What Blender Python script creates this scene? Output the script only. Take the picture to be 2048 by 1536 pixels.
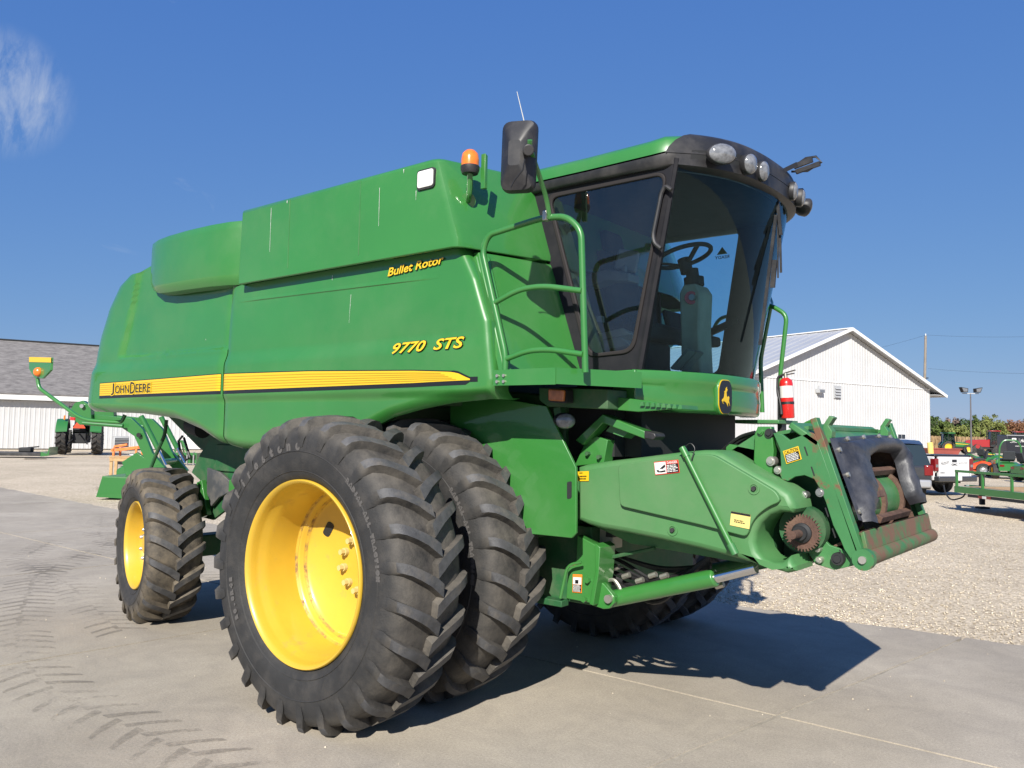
import bpy, bmesh, math, random
import numpy as np
from mathutils import Matrix, Vector

for o in list(bpy.data.objects):
    bpy.data.objects.remove(o)
S = bpy.context.scene
COL = S.collection
R = math.radians
random.seed(7)
NP = np.random.default_rng(11)

# ------------------------------------------------------------ camera
cam_d = bpy.data.cameras.new("camera")
cam = bpy.data.objects.new("camera", cam_d)
COL.objects.link(cam)
S.camera = cam
cam_d.sensor_width = 36.0
cam_d.lens = 36.0 * 1640 / 2048
cam_d.clip_end = 3000
cam_d.clip_start = 0.05
_r = Vector((0.77723, 0.62895, 0.01829))
_u = Vector((0.02274, -0.05713, 0.99811))
_f = Vector((-0.6288, 0.77535, 0.05871))
cam.matrix_world = Matrix(((_r.x, _u.x, -_f.x, 4.067), (_r.y, _u.y, -_f.y, -5.194), (_r.z, _u.z, -_f.z, 1.760), (0, 0, 0, 1)))

# ------------------------------------------------------------ light
SUN_TO = Vector((0.67, -1.36, 1.0)).normalized()
sun_d = bpy.data.lights.new("sun", 'SUN')
sun_d.energy = 5.0
sun_d.angle = R(0.53)
sun_d.color = (1.0, 0.95, 0.87)
sun = bpy.data.objects.new("sun", sun_d)
COL.objects.link(sun)
sun.rotation_euler = SUN_TO.to_track_quat('Z', 'Y').to_euler()
W = bpy.data.worlds.new("World")
S.world = W
W.use_nodes = True
nt = W.node_tree
nt.nodes.clear()
w_out = nt.nodes.new('ShaderNodeOutputWorld')
w_bg = nt.nodes.new('ShaderNodeBackground')
sky = nt.nodes.new('ShaderNodeTexSky')
sky.sky_type = 'NISHITA'
sky.sun_disc = False
sky.sun_elevation = math.asin(SUN_TO.z)
sky.sun_rotation = math.atan2(SUN_TO.x, SUN_TO.y)
sky.altitude = 200
sky.air_density = 1.0
sky.dust_density = 0.1
sky.ozone_density = 4.0
w_bg.inputs['Strength'].default_value = 0.086
# thin cirrus wisps mixed into the sky
tc = nt.nodes.new('ShaderNodeTexCoord')
mp = nt.nodes.new('ShaderNodeMapping')
mp.inputs['Rotation'].default_value = (0.3, 0.2, 0.9)
mp.inputs['Scale'].default_value = (1.0, 3.2, 5.0)
nz = nt.nodes.new('ShaderNodeTexNoise')
nz.inputs['Scale'].default_value = 2.6
nz.inputs['Detail'].default_value = 9
nz.inputs['Roughness'].default_value = 0.62
nz.inputs['Distortion'].default_value = 0.5
rmp = nt.nodes.new('ShaderNodeValToRGB')
rmp.color_ramp.elements[0].position = 0.66
rmp.color_ramp.elements[0].color = (0, 0, 0, 1)
rmp.color_ramp.elements[1].position = 0.92
rmp.color_ramp.elements[1].color = (0.35, 0.35, 0.35, 1)
mix = nt.nodes.new('ShaderNodeMix')
mix.data_type = 'RGBA'
mix.inputs['B'].default_value = (4.6, 5.0, 5.6, 1)
nt.links.new(tc.outputs['Generated'], mp.inputs['Vector'])
nt.links.new(mp.outputs['Vector'], nz.inputs['Vector'])
nt.links.new(nz.outputs['Fac'], rmp.inputs['Fac'])
# one denser streak of cirrus in the west
dn = nt.nodes.new('ShaderNodeVectorMath')
dn.operation = 'DOT_PRODUCT'
dn.inputs[1].default_value = (-0.8974, 0.2962, 0.3270)
nt.links.new(tc.outputs['Generated'], dn.inputs[0])
mk = nt.nodes.new('ShaderNodeMapRange')
mk.interpolation_type = 'SMOOTHSTEP'
mk.inputs['From Min'].default_value = .9976
mk.inputs['From Max'].default_value = .9998
nt.links.new(dn.outputs['Value'], mk.inputs['Value'])
nz2 = nt.nodes.new('ShaderNodeTexNoise')
nz2.inputs['Scale'].default_value = 13
nz2.inputs['Detail'].default_value = 10
nz2.inputs['Roughness'].default_value = 0.66
nz2.inputs['Distortion'].default_value = 0.35
mp2 = nt.nodes.new('ShaderNodeMapping')
mp2.inputs['Rotation'].default_value = (0.5, 0.9, 0.3)
mp2.inputs['Scale'].default_value = (1.0, 4.5, 1.6)
nt.links.new(tc.outputs['Generated'], mp2.inputs['Vector'])
nt.links.new(mp2.outputs['Vector'], nz2.inputs['Vector'])
rm2 = nt.nodes.new('ShaderNodeMapRange')
rm2.inputs['From Min'].default_value = .38
rm2.inputs['From Max'].default_value = .78
rm2.inputs['To Max'].default_value = .6
nt.links.new(nz2.outputs['Fac'], rm2.inputs['Value'])
mm = nt.nodes.new('ShaderNodeMath')
mm.operation = 'MULTIPLY'
nt.links.new(mk.outputs[0], mm.inputs[0])
nt.links.new(rm2.outputs[0], mm.inputs[1])
ad = nt.nodes.new('ShaderNodeMath')
ad.operation = 'ADD'
ad.use_clamp = True
nt.links.new(rmp.outputs['Color'], ad.inputs[0])
nt.links.new(mm.outputs[0], ad.inputs[1])
nt.links.new(ad.outputs[0], mix.inputs['Factor'])
# the photograph's film response of the sky, the same in every direction
sep = nt.nodes.new('ShaderNodeSeparateColor')
com = nt.nodes.new('ShaderNodeCombineColor')
nt.links.new(sky.outputs['Color'], sep.inputs[0])
for i, (ex, gain) in enumerate(((.70, .57), (.50, 1.08), (.20, 3.05))):
    pw = nt.nodes.new('ShaderNodeMath')
    pw.operation = 'POWER'
    pw.inputs[1].default_value = ex
    ml = nt.nodes.new('ShaderNodeMath')
    ml.operation = 'MULTIPLY'
    ml.inputs[1].default_value = gain
    nt.links.new(sep.outputs[i], pw.inputs[0])
    nt.links.new(pw.outputs[0], ml.inputs[0])
    nt.links.new(ml.outputs[0], com.inputs[i])
nt.links.new(com.outputs[0], mix.inputs['A'])
nt.links.new(mix.outputs['Result'], w_bg.inputs['Color'])
nt.links.new(w_bg.outputs['Background'], w_out.inputs['Surface'])
S.view_settings.view_transform = 'Standard'
S.view_settings.look = 'None'
S.view_settings.gamma = 1.0
S.view_settings.exposure = 0.72
S.view_settings.use_curve_mapping = False
S.render.engine = 'CYCLES'
S.cycles.max_bounces = 8
S.cycles.transparent_max_bounces = 16
S.cycles.glossy_bounces = 3

# ------------------------------------------------------------ helpers
class MB:
    def __init__(self):
        self.v = []
        self.f = []

    def add(self, vs, fs):
        n = len(self.v)
        self.v += [tuple(p) for p in vs]
        self.f += [tuple(i + n for i in q) for q in fs]
        return self

    def box(self, x0, x1, y0, y1, z0, z1):
        return self.add([(x0, y0, z0), (x1, y0, z0), (x1, y1, z0), (x0, y1, z0), (x0, y0, z1), (x1, y0, z1), (x1, y1, z1), (x0, y1, z1)],
                        [(0, 3, 2, 1), (4, 5, 6, 7), (0, 1, 5, 4), (1, 2, 6, 5), (2, 3, 7, 6), (3, 0, 4, 7)])

    def bar(self, p0, p1, w, h, up=(0, 0, 1)):
        p0, p1 = Vector(p0), Vector(p1)
        d = (p1 - p0).normalized()
        s = d.cross(Vector(up))
        if s.length < 1e-4:
            s = d.cross(Vector((1, 0, 0)))
        s.normalize()
        u = s.cross(d)
        s *= w / 2
        u *= h / 2
        vs = [p0 - s - u, p0 + s - u, p0 + s + u, p0 - s + u, p1 - s - u, p1 + s - u, p1 + s + u, p1 - s + u]
        return self.add(vs, [(0, 3, 2, 1), (4, 5, 6, 7), (0, 1, 5, 4), (1, 2, 6, 5), (2, 3, 7, 6), (3, 0, 4, 7)])

    def prism(self, pts, ax, a, b):
        n = len(pts)
        if ax == 'Y':
            g = lambda p, t: (p[0], t, p[1])
        elif ax == 'X':
            g = lambda p, t: (t, p[0], p[1])
        else:
            g = lambda p, t: (p[0], p[1], t)
        vs = [g(p, a) for p in pts] + [g(p, b) for p in pts]
        fs = [tuple(range(n)), tuple(range(2 * n - 1, n - 1, -1))] + [(i, i + n, (i + 1) % n + n, (i + 1) % n) for i in range(n)]
        return self.add(vs, fs)

    def slab(self, pts, off):
        """closed 3-D polygon pushed by the vector off"""
        n = len(pts)
        off = Vector(off)
        vs = [Vector(p) for p in pts] + [Vector(p) + off for p in pts]
        fs = [tuple(range(n)), tuple(range(2 * n - 1, n - 1, -1))] + [(i, i + n, (i + 1) % n + n, (i + 1) % n) for i in range(n)]
        return self.add(vs, fs)

    def tube(self, path, r, seg=8, cap=True):
        P = [Vector(p) for p in path]
        n = len(P)
        rr = r if isinstance(r, (list, tuple)) else [r] * n
        up = None
        vs = []
        for i, p in enumerate(P):
            t = (P[min(i + 1, n - 1)] - P[max(i - 1, 0)]).normalized()
            if up is None:
                up = t.orthogonal().normalized()
            up = (up - t * up.dot(t))
            if up.length < 1e-6:
                up = t.orthogonal()
            up.normalize()
            s = t.cross(up)
            for k in range(seg):
                a = 2 * math.pi * k / seg
                vs.append(p + (up * math.cos(a) + s * math.sin(a)) * rr[i])
        fs = []
        for i in range(n - 1):
            for k in range(seg):
                k2 = (k + 1) % seg
                fs.append((i * seg + k, i * seg + k2, (i + 1) * seg + k2, (i + 1) * seg + k))
        if cap:
            fs.append(tuple(range(seg - 1, -1, -1)))
            fs.append(tuple((n - 1) * seg + k for k in range(seg)))
        return self.add(vs, fs)

    def cyl(self, p0, p1, r, seg=16, r2=None):
        return self.tube([p0, p1], [r, r if r2 is None else r2], seg)

    def lathe(self, prof, o, ax, seg=32, closed=False):
        """prof: (radius, height along ax)"""
        o = Vector(o)
        ax = Vector(ax).normalized()
        e1 = ax.orthogonal().normalized()
        if abs(ax.y) > 0.9:
            e1 = Vector((1, 0, 0))
        e2 = ax.cross(e1)
        n = len(prof)
        vs = []
        for k in range(seg):
            a = 2 * math.pi * k / seg
            d = e1 * math.cos(a) + e2 * math.sin(a)
            for r, h in prof:
                vs.append(o + d * r + ax * h)
        fs = []
        m = n if closed else n - 1
        for k in range(seg):
            k2 = (k + 1) % seg
            for i in range(m):
                j = (i + 1) % n
                fs.append((k * n + i, k * n + j, k2 * n + j, k2 * n + i))
        return self.add(vs, fs)

    def grid(self, rows, closed=False):
        n = len(rows[0])
        vs = [p for r in rows for p in r]
        fs = []
        for i in range(len(rows) - 1):
            for k in range(n if closed else n - 1):
                k2 = (k + 1) % n
                fs.append((i * n + k, i * n + k2, (i + 1) * n + k2, (i + 1) * n + k))
        return self.add(vs, fs)

    def ball(self, c, rx, ry=None, rz=None, seg=12):
        ry = rx if ry is None else ry
        rz = rx if rz is None else rz
        rows = []
        for i in range(seg // 2 + 1):
            t = math.pi * (0.001 + 0.998 * i / (seg // 2))
            rows.append([(c[0] + rx * math.sin(t) * math.cos(2 * math.pi * k / seg), c[1] + ry * math.sin(t) * math.sin(2 * math.pi * k / seg), c[2] + rz * math.cos(t)) for k in range(seg)])
        return self.grid(rows, True)

    def mirror_y(self):
        m = MB()
        m.v = [(x, -y, z) for x, y, z in self.v]
        m.f = [tuple(reversed(q)) for q in self.f]
        return m

    def build(self, name, mat, parent=None, bevel=0, smooth=38, seg=2, label=None, fix=True):
        me = bpy.data.meshes.new(name)
        me.from_pydata([tuple(p) for p in self.v], [], self.f)
        if fix:
            bm = bmesh.new()
            bm.from_mesh(me)
            bmesh.ops.recalc_face_normals(bm, faces=bm.faces)
            bm.to_mesh(me)
            bm.free()
        if smooth:
            me.shade_smooth()
            me.set_sharp_from_angle(angle=R(smooth))
        me.materials.append(mat)
        o = bpy.data.objects.new(name, me)
        COL.objects.link(o)
        o.parent = parent
        if bevel:
            b = o.modifiers.new('bevel', 'BEVEL')
            b.width = bevel
            b.segments = seg
            b.limit_method = 'ANGLE'
            b.angle_limit = R(35)
        if label:
            o['label'] = label
        return o


def fillet(path, r, n=5):
    """round the corners of a polyline"""
    P = [Vector(p) for p in path]
    out = [P[0]]
    for i in range(1, len(P) - 1):
        a, b, c = P[i - 1], P[i], P[i + 1]
        d1, d2 = (a - b), (c - b)
        q = min(r, d1.length * .45, d2.length * .45)
        s, e = b + d1.normalized() * q, b + d2.normalized() * q
        for k in range(n + 1):
            t = k / n
            out.append(s * (1 - t) ** 2 + b * 2 * t * (1 - t) + e * t * t)
    out.append(P[-1])
    return out


def fillet2(pts, r, n=4):
    """round the corners of a closed 2-D polygon"""
    out = []
    m = len(pts)
    for i in range(m):
        a, b, c = Vector(pts[i - 1]), Vector(pts[i]), Vector(pts[(i + 1) % m])
        d1, d2 = a - b, c - b
        q = min(r, d1.length * .45, d2.length * .45)
        s, e = b + d1.normalized() * q, b + d2.normalized() * q
        for k in range(n + 1):
            t = k / n
            p = s * (1 - t) ** 2 + b * 2 * t * (1 - t) + e * t * t
            out.append((p.x, p.y))
    return out


def lerp(a, b, t):
    return a + (b - a) * t


def interp(x, xs, ys):
    return float(np.interp(x, xs, ys))


def sstep(a, b, x):
    t = min(1, max(0, (x - a) / (b - a)))
    return t * t * (3 - 2 * t)


def tag(o, label, cat=None, group=None, kind=None):
    o['label'] = label
    if cat:
        o['category'] = cat
    if group:
        o['group'] = group
    if kind:
        o['kind'] = kind
    return o


def thing(name, label, cat, loc=(0, 0, 0), rz=0, group=None):
    o = bpy.data.objects.new(name, None)
    COL.objects.link(o)
    o.location = loc
    o.rotation_euler = (0, 0, rz)
    o.empty_display_size = 0.3
    return tag(o, label, cat, group)


def struct(o):
    o['kind'] = 'structure'
    return o


def dup(o, parent=None, loc=None, rot=None):
    c = o.copy()
    COL.objects.link(c)
    c.parent = parent
    if loc is not None:
        c.location = loc
    if rot is not None:
        c.rotation_euler = rot
    for ch in list(o.children):
        dup(ch, c)
    return c


# ------------------------------------------------------------ materials
def mat(name, col, rough=.5, metal=0, coat=0, var=0, vscale=3, dirt=None, amt=0, dscale=2.5, dlo=.45, dhi=.7, bump=0, bscale=40, spec=.5, emit=None, stretch=None, coat_rough=.08):
    m = bpy.data.materials.new(name)
    m.use_nodes = True
    n = m.node_tree
    p = n.nodes['Principled BSDF']
    p.inputs['Base Color'].default_value = (*col, 1)
    p.inputs['Roughness'].default_value = rough
    p.inputs['Metallic'].default_value = metal
    p.inputs['Specular IOR Level'].default_value = spec
    p.inputs['Coat Weight'].default_value = coat
    p.inputs['Coat Roughness'].default_value = coat_rough
    if emit:
        p.inputs['Emission Color'].default_value = (*emit[0], 1)
        p.inputs['Emission Strength'].default_value = emit[1]
    cur = None
    if var or dirt or bump:
        tc = n.nodes.new('ShaderNodeTexCoord')
        src = tc.outputs['Object']
        if stretch:
            mp = n.nodes.new('ShaderNodeMapping')
            mp.inputs['Scale'].default_value = stretch
            n.links.new(src, mp.inputs['Vector'])
            src = mp.outputs['Vector']

    def noise(scale, detail=6, rough_=.6):
        t = n.nodes.new('ShaderNodeTexNoise')
        t.inputs['Scale'].default_value = scale
        t.inputs['Detail'].default_value = detail
        t.inputs['Roughness'].default_value = rough_
        n.links.new(src, t.inputs['Vector'])
        return t.outputs['Fac']

    def ramp(f, a, b, c0, c1):
        r = n.nodes.new('ShaderNodeValToRGB')
        r.color_ramp.elements[0].position = a
        r.color_ramp.elements[1].position = b
        r.color_ramp.elements[0].color = (*c0, 1)
        r.color_ramp.elements[1].color = (*c1, 1)
        n.links.new(f, r.inputs['Fac'])
        return r.outputs['Color']
    if var:
        cur = ramp(noise(vscale), .3, .7, tuple(c * (1 - var) for c in col), tuple(min(1, c * (1 + var)) for c in col))
    if dirt:
        fac = ramp(noise(dscale, 10, .68), dlo, dhi, (0, 0, 0), (amt, amt, amt))
        mx = n.nodes.new('ShaderNodeMix')
        mx.data_type = 'RGBA'
        n.links.new(fac, mx.inputs['Factor'])
        if cur is None:
            mx.inputs['A'].default_value = (*col, 1)
        else:
            n.links.new(cur, mx.inputs['A'])
        mx.inputs['B'].default_value = (*dirt, 1)
        cur = mx.outputs['Result']
        ma = n.nodes.new('ShaderNodeMath')
        ma.operation = 'MULTIPLY_ADD'
        n.links.new(fac, ma.inputs[0])
        ma.inputs[1].default_value = max(0, .75 - rough)
        ma.inputs[2].default_value = rough
        n.links.new(ma.outputs[0], p.inputs['Roughness'])
        if coat:
            mc = n.nodes.new('ShaderNodeMath')
            mc.operation = 'MULTIPLY_ADD'
            n.links.new(fac, mc.inputs[0])
            mc.inputs[1].default_value = -coat
            mc.inputs[2].default_value = coat
            n.links.new(mc.outputs[0], p.inputs['Coat Weight'])
    if cur is not None:
        n.links.new(cur, p.inputs['Base Color'])
    if bump:
        b = n.nodes.new('ShaderNodeBump')
        b.inputs['Strength'].default_value = bump
        b.inputs['Distance'].default_value = .01
        n.links.new(noise(bscale, 8, .65), b.inputs['Height'])
        n.links.new(b.outputs['Normal'], p.inputs['Normal'])
        if coat:
            n.links.new(b.outputs['Normal'], p.inputs['Coat Normal'])
    return m


def glass(name, tint, refl=(.9, .9, .9), rough=.0, dust=0.0, ior=1.5):
    m = bpy.data.materials.new(name)
    m.use_nodes = True
    n = m.node_tree
    n.nodes.clear()
    out = n.nodes.new('ShaderNodeOutputMaterial')
    t = n.nodes.new('ShaderNodeBsdfTransparent')
    t.inputs['Color'].default_value = (*tint, 1)
    g = n.nodes.new('ShaderNodeBsdfGlossy')
    g.inputs['Roughness'].default_value = rough
    g.inputs['Color'].default_value = (*refl, 1)
    fr = n.nodes.new('ShaderNodeFresnel')
    fr.inputs['IOR'].default_value = ior
    mx = n.nodes.new('ShaderNodeMixShader')
    n.links.new(fr.outputs['Fac'], mx.inputs['Fac'])
    n.links.new(t.outputs[0], mx.inputs[1])
    n.links.new(g.outputs[0], mx.inputs[2])
    last = mx.outputs[0]
    if dust:
        tc = n.nodes.new('ShaderNodeTexCoord')
        nz_ = n.nodes.new('ShaderNodeTexNoise')
        nz_.inputs['Scale'].default_value = 3.5
        nz_.inputs['Detail'].default_value = 9
        nz_.inputs['Roughness'].default_value = .65
        n.links.new(tc.outputs['Object'], nz_.inputs['Vector'])
        mr = n.nodes.new('ShaderNodeMapRange')
        mr.inputs['From Min'].default_value = .3
        mr.inputs['From Max'].default_value = .75
        mr.inputs['To Max'].default_value = dust
        n.links.new(nz_.outputs['Fac'], mr.inputs['Value'])
        d = n.nodes.new('ShaderNodeBsdfDiffuse')
        d.inputs['Color'].default_value = (.45, .42, .36, 1)
        m2 = n.nodes.new('ShaderNodeMixShader')
        n.links.new(mr.outputs[0], m2.inputs['Fac'])
        n.links.new(last, m2.inputs[1])
        n.links.new(d.outputs[0], m2.inputs[2])
        last = m2.outputs[0]
    n.links.new(last, out.inputs['Surface'])
    return m



def tyre_mat(name, base, dust, r0, r1, amt, mud=0):
    """rubber whose tread carries dry soil; r0..r1 is the radius where the soil starts"""
    m = mat(name, base, .74, var=.25, vscale=6, dirt=(.10, .088, .074), amt=.35, dscale=9, dlo=.45, dhi=.8, bump=.35, bscale=90)
    n = m.node_tree
    p = n.nodes['Principled BSDF']
    src = p.inputs['Base Color'].links[0].from_socket
    tc = n.nodes.new('ShaderNodeTexCoord')
    ml = n.nodes.new('ShaderNodeVectorMath')
    ml.operation = 'MULTIPLY'
    ml.inputs[1].default_value = (1, 0, 1)
    n.links.new(tc.outputs['Object'], ml.inputs[0])
    ln = n.nodes.new('ShaderNodeVectorMath')
    ln.operation = 'LENGTH'
    n.links.new(ml.outputs[0], ln.inputs[0])
    a = n.nodes.new('ShaderNodeMapRange')
    a.interpolation_type = 'SMOOTHSTEP'
    a.inputs['From Min'].default_value = r0
    a.inputs['From Max'].default_value = r1
    n.links.new(ln.outputs['Value'], a.inputs['Value'])
    t = n.nodes.new('ShaderNodeTexNoise')
    t.inputs['Scale'].default_value = 6
    t.inputs['Detail'].default_value = 12
    t.inputs['Roughness'].default_value = .72
    n.links.new(tc.outputs['Object'], t.inputs['Vector'])
    b = n.nodes.new('ShaderNodeMapRange')
    b.inputs['From Min'].default_value = .32
    b.inputs['From Max'].default_value = .68
    b.inputs['To Max'].default_value = amt
    n.links.new(t.outputs['Fac'], b.inputs['Value'])
    c = n.nodes.new('ShaderNodeMath')
    c.operation = 'MULTIPLY'
    n.links.new(a.outputs[0], c.inputs[0])
    n.links.new(b.outputs[0], c.inputs[1])
    mx = n.nodes.new('ShaderNodeMix')
    mx.data_type = 'RGBA'
    n.links.new(c.outputs[0], mx.inputs['Factor'])
    n.links.new(src, mx.inputs['A'])
    mx.inputs['B'].default_value = (*dust, 1)
    n.links.new(mx.outputs['Result'], p.inputs['Base Color'])
    return m


GREEN = (.029, .160, .028)
DUST = (.30, .25, .17)
M = dict(
    green=mat('green_paint', GREEN, .36, coat=.75, coat_rough=.035, bump=.22, bscale=.9, var=.06, vscale=1.2, dirt=(.095, .19, .08), amt=.32, dscale=1.7, dlo=.45, dhi=.8),
    green_dusty=mat('green_paint_dusty', (.036, .155, .045), .5, coat=.2, var=.1, vscale=2.5, dirt=(.17, .22, .12), amt=.5, dscale=3, dlo=.45, dhi=.75),
    green_shaded=mat('green_paint_shaded', (.014, .085, .026), .6, var=.15, vscale=4, dirt=(.10, .12, .07), amt=.6, dscale=5),  # machine green darkened: shade of hidden parts put into the colour, plus dirt
    green_rust=mat('green_paint_rusted', (.034, .145, .046), .5, var=.12, vscale=5, dirt=(.13, .052, .028), amt=.95, dscale=4.2, dlo=.54, dhi=.6),
    yellow=mat('yellow_rim_paint', (.53, .335, .030), .38, coat=.3, var=.07, vscale=2.5, dirt=(.30, .20, .075), amt=.65, dscale=7, dlo=.57, dhi=.78),
    rim_weld=mat('rim_weld_grime', (.50, .31, .03), .5, var=.1, vscale=6, dirt=(.16, .085, .04), amt=.9, dscale=14, dlo=.48, dhi=.62),
    decal_y=mat('decal_yellow', (.62, .40, .012), .4, coat=.3),
    decal_y2=mat('decal_yellow_line', (.44, .27, .006), .4, coat=.3),
    decal_k=mat('decal_black', (.008, .008, .009), .35, coat=.3),
    decal_w=mat('decal_white', (.62, .61, .58), .45),
    decal_r=mat('decal_red', (.55, .035, .02), .45),
    decal_o=mat('decal_orange', (.7, .2, .02), .45),
    decal_cream=mat('decal_cream', (.62, .5, .16), .5),
    rubber=tyre_mat('tyre_rubber', (.018, .0178, .0175), (.125, .110, .090), .80, .90, .85),
    rubber_mud=tyre_mat('tyre_rubber_muddy', (.020, .019, .018), (.155, .125, .085), .50, .60, .95),
    black=mat('black_plastic', (.014, .014, .016), .48, var=.2, vscale=6, dirt=(.12, .11, .10), amt=.3, dscale=4),
    blackp=mat('black_frame_paint', (.011, .011, .014), .6, spec=.25, dirt=(.12, .11, .10), amt=.09, dscale=5),
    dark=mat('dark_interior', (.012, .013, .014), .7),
    flap=mat('black_rubber_flap', (.024, .025, .03), .42, var=.35, vscale=4, dirt=(.14, .14, .15), amt=.4, dscale=5, bump=.3, bscale=25),
    seal=mat('window_seal', (.022, .019, .019), .7, spec=.25),
    rust=mat('rusty_steel', (.085, .044, .030), .8, var=.4, vscale=12, dirt=(.17, .11, .07), amt=.6, dscale=9, bump=.4, bscale=80),
    steel=mat('bare_steel', (.42, .41, .40), .35, metal=.9, var=.15, vscale=9),
    chrome=mat('chrome_rod', (.7, .7, .71), .12, metal=1),
    zinc=mat('zinc_bolt', (.5, .48, .42), .4, metal=.8),
    lens=mat('lamp_lens', (.15, .155, .165), .10, coat=.8, var=.45, vscale=30),
    amber=mat('amber_lens', (.75, .17, .015), .25, coat=.6, var=.2, vscale=25),
    amber_old=mat('amber_lens_faded', (.38, .12, .03), .3, coat=.4, var=.3, vscale=25),
    beige=mat('cab_trim', (.40, .38, .30), .7, var=.1, vscale=8),
    grey=mat('grey_plastic', (.24, .235, .22), .6, var=.1, vscale=8),
    seat=mat('seat_fabric', (.022, .026, .030), .85, var=.2, vscale=15),
    red=mat('red_paint', (.55, .018, .016), .3, coat=.5),
    gauze=mat('dark_screen', (.016, .02, .018), .8),
    hose=mat('hydraulic_hose', (.012, .012, .013), .5),
    lip_rust=mat('lip_paint_worn_to_rust', (.034, .145, .046), .6, var=.12, vscale=5, dirt=(.15, .072, .045), amt=.95, dscale=5.5, dlo=.40, dhi=.56),
    shield=mat('green_moulded_plastic', (.058, .178, .058), .5, var=.08, vscale=1.5, dirt=(.13, .19, .10), amt=.5, dscale=2.2, dlo=.42, dhi=.75, bump=.05, bscale=2),
    shieldgrey=mat('grey_poly_shield', (.06, .064, .068), .55, var=.2, vscale=6, dirt=(.2, .17, .13), amt=.5, dscale=6),
    windshield=glass('tinted_windshield', (.54, .85, .93), (.50, .72, .82), dust=.006, ior=1.40),
    sideglass=glass('tinted_side_glass', (.66, .78, .83), (.95, .95, .95), dust=.015, ior=1.85),
    wood=mat('pallet_wood', (.42, .27, .13), .8, var=.2, vscale=9),
    orange=mat('orange_paint', (.75, .17, .02), .5, var=.1, vscale=4, dirt=DUST, amt=.3),
)



# ------------------------------------------------------------ ground
def ground_material(name, stops, scale, bump, bdist, big=((.8, .8, .8), (1.1, 1.1, 1.1))):
    m = bpy.data.materials.new(name)
    m.use_nodes = True
    n = m.node_tree
    p = n.nodes['Principled BSDF']
    p.inputs['Roughness'].default_value = .92
    p.inputs['Specular IOR Level'].default_value = .2
    tc = n.nodes.new('ShaderNodeTexCoord')
    vo = n.nodes.new('ShaderNodeTexVoronoi')
    vo.inputs['Scale'].default_value = scale
    n.links.new(tc.outputs['Object'], vo.inputs['Vector'])
    sp = n.nodes.new('ShaderNodeSeparateColor')
    n.links.new(vo.outputs['Color'], sp.inputs[0])
    cr = n.nodes.new('ShaderNodeValToRGB')
    el = cr.color_ramp.elements
    for i, (pos, c) in enumerate(stops):
        e = el[i] if i < 2 else el.new(pos)
        e.position = pos
        e.color = (*c, 1)
    n.links.new(sp.outputs[0], cr.inputs['Fac'])
    nz = n.nodes.new('ShaderNodeTexNoise')
    nz.inputs['Scale'].default_value = .35
    nz.inputs['Detail'].default_value = 8
    nz.inputs['Roughness'].default_value = .65
    n.links.new(tc.outputs['Object'], nz.inputs['Vector'])
    c2 = n.nodes.new('ShaderNodeValToRGB')
    c2.color_ramp.elements[0].position = .3
    c2.color_ramp.elements[1].position = .7
    c2.color_ramp.elements[0].color = (*big[0], 1)
    c2.color_ramp.elements[1].color = (*big[1], 1)
    n.links.new(nz.outputs['Fac'], c2.inputs['Fac'])
    mu = n.nodes.new('ShaderNodeMix')
    mu.data_type = 'RGBA'
    mu.blend_type = 'MULTIPLY'
    mu.inputs['Factor'].default_value = 1
    n.links.new(cr.outputs['Color'], mu.inputs['A'])
    n.links.new(c2.outputs['Color'], mu.inputs['B'])
    n.links.new(mu.outputs['Result'], p.inputs['Base Color'])
    b = n.nodes.new('ShaderNodeBump')
    b.inputs['Strength'].default_value = bump
    b.inputs['Distance'].default_value = bdist
    n.links.new(vo.outputs['Distance'], b.inputs['Height'])
    n.links.new(b.outputs['Normal'], p.inputs['Normal'])
    return m


M['gravel'] = ground_material('gravel_yard', [(0, (.32, .265, .195)), (1, (.66, .58, .455)), (.35, (.46, .39, .295)), (.7, (.56, .485, .375))], 38, .5, .02, big=((.82, .80, .76), (1.12, 1.1, 1.06)))
M['stone'] = ground_material('gravel_stone', [(0, (.36, .305, .225)), (1, (.72, .635, .50)), (.4, (.52, .45, .34)), (.75, (.60, .525, .405))], 17, .2, .003, big=((.9, .9, .9), (1.08, 1.08, 1.08)))

g = MB()
xs = [-900, -400, -200, -120, -80, -60, -45, -36, -30] + list(range(-26, 27, 2)) + [30, 40, 50, 60, 80, 160, 400, 900]
rows = []
for y in xs[:9] + list(range(-26, 60, 2)) + [64, 70, 80, 100, 160, 400, 900]:
    row = []
    for x in xs:
        rise = 0
        d = (x + 40) * -.63 + y * .775
        if d > 170:
            rise = 0
        row.append((x, y, -.035))
    rows.append(row)
g.grid(rows)
struct(g.build('ground', M['gravel'], smooth=0))


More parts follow.
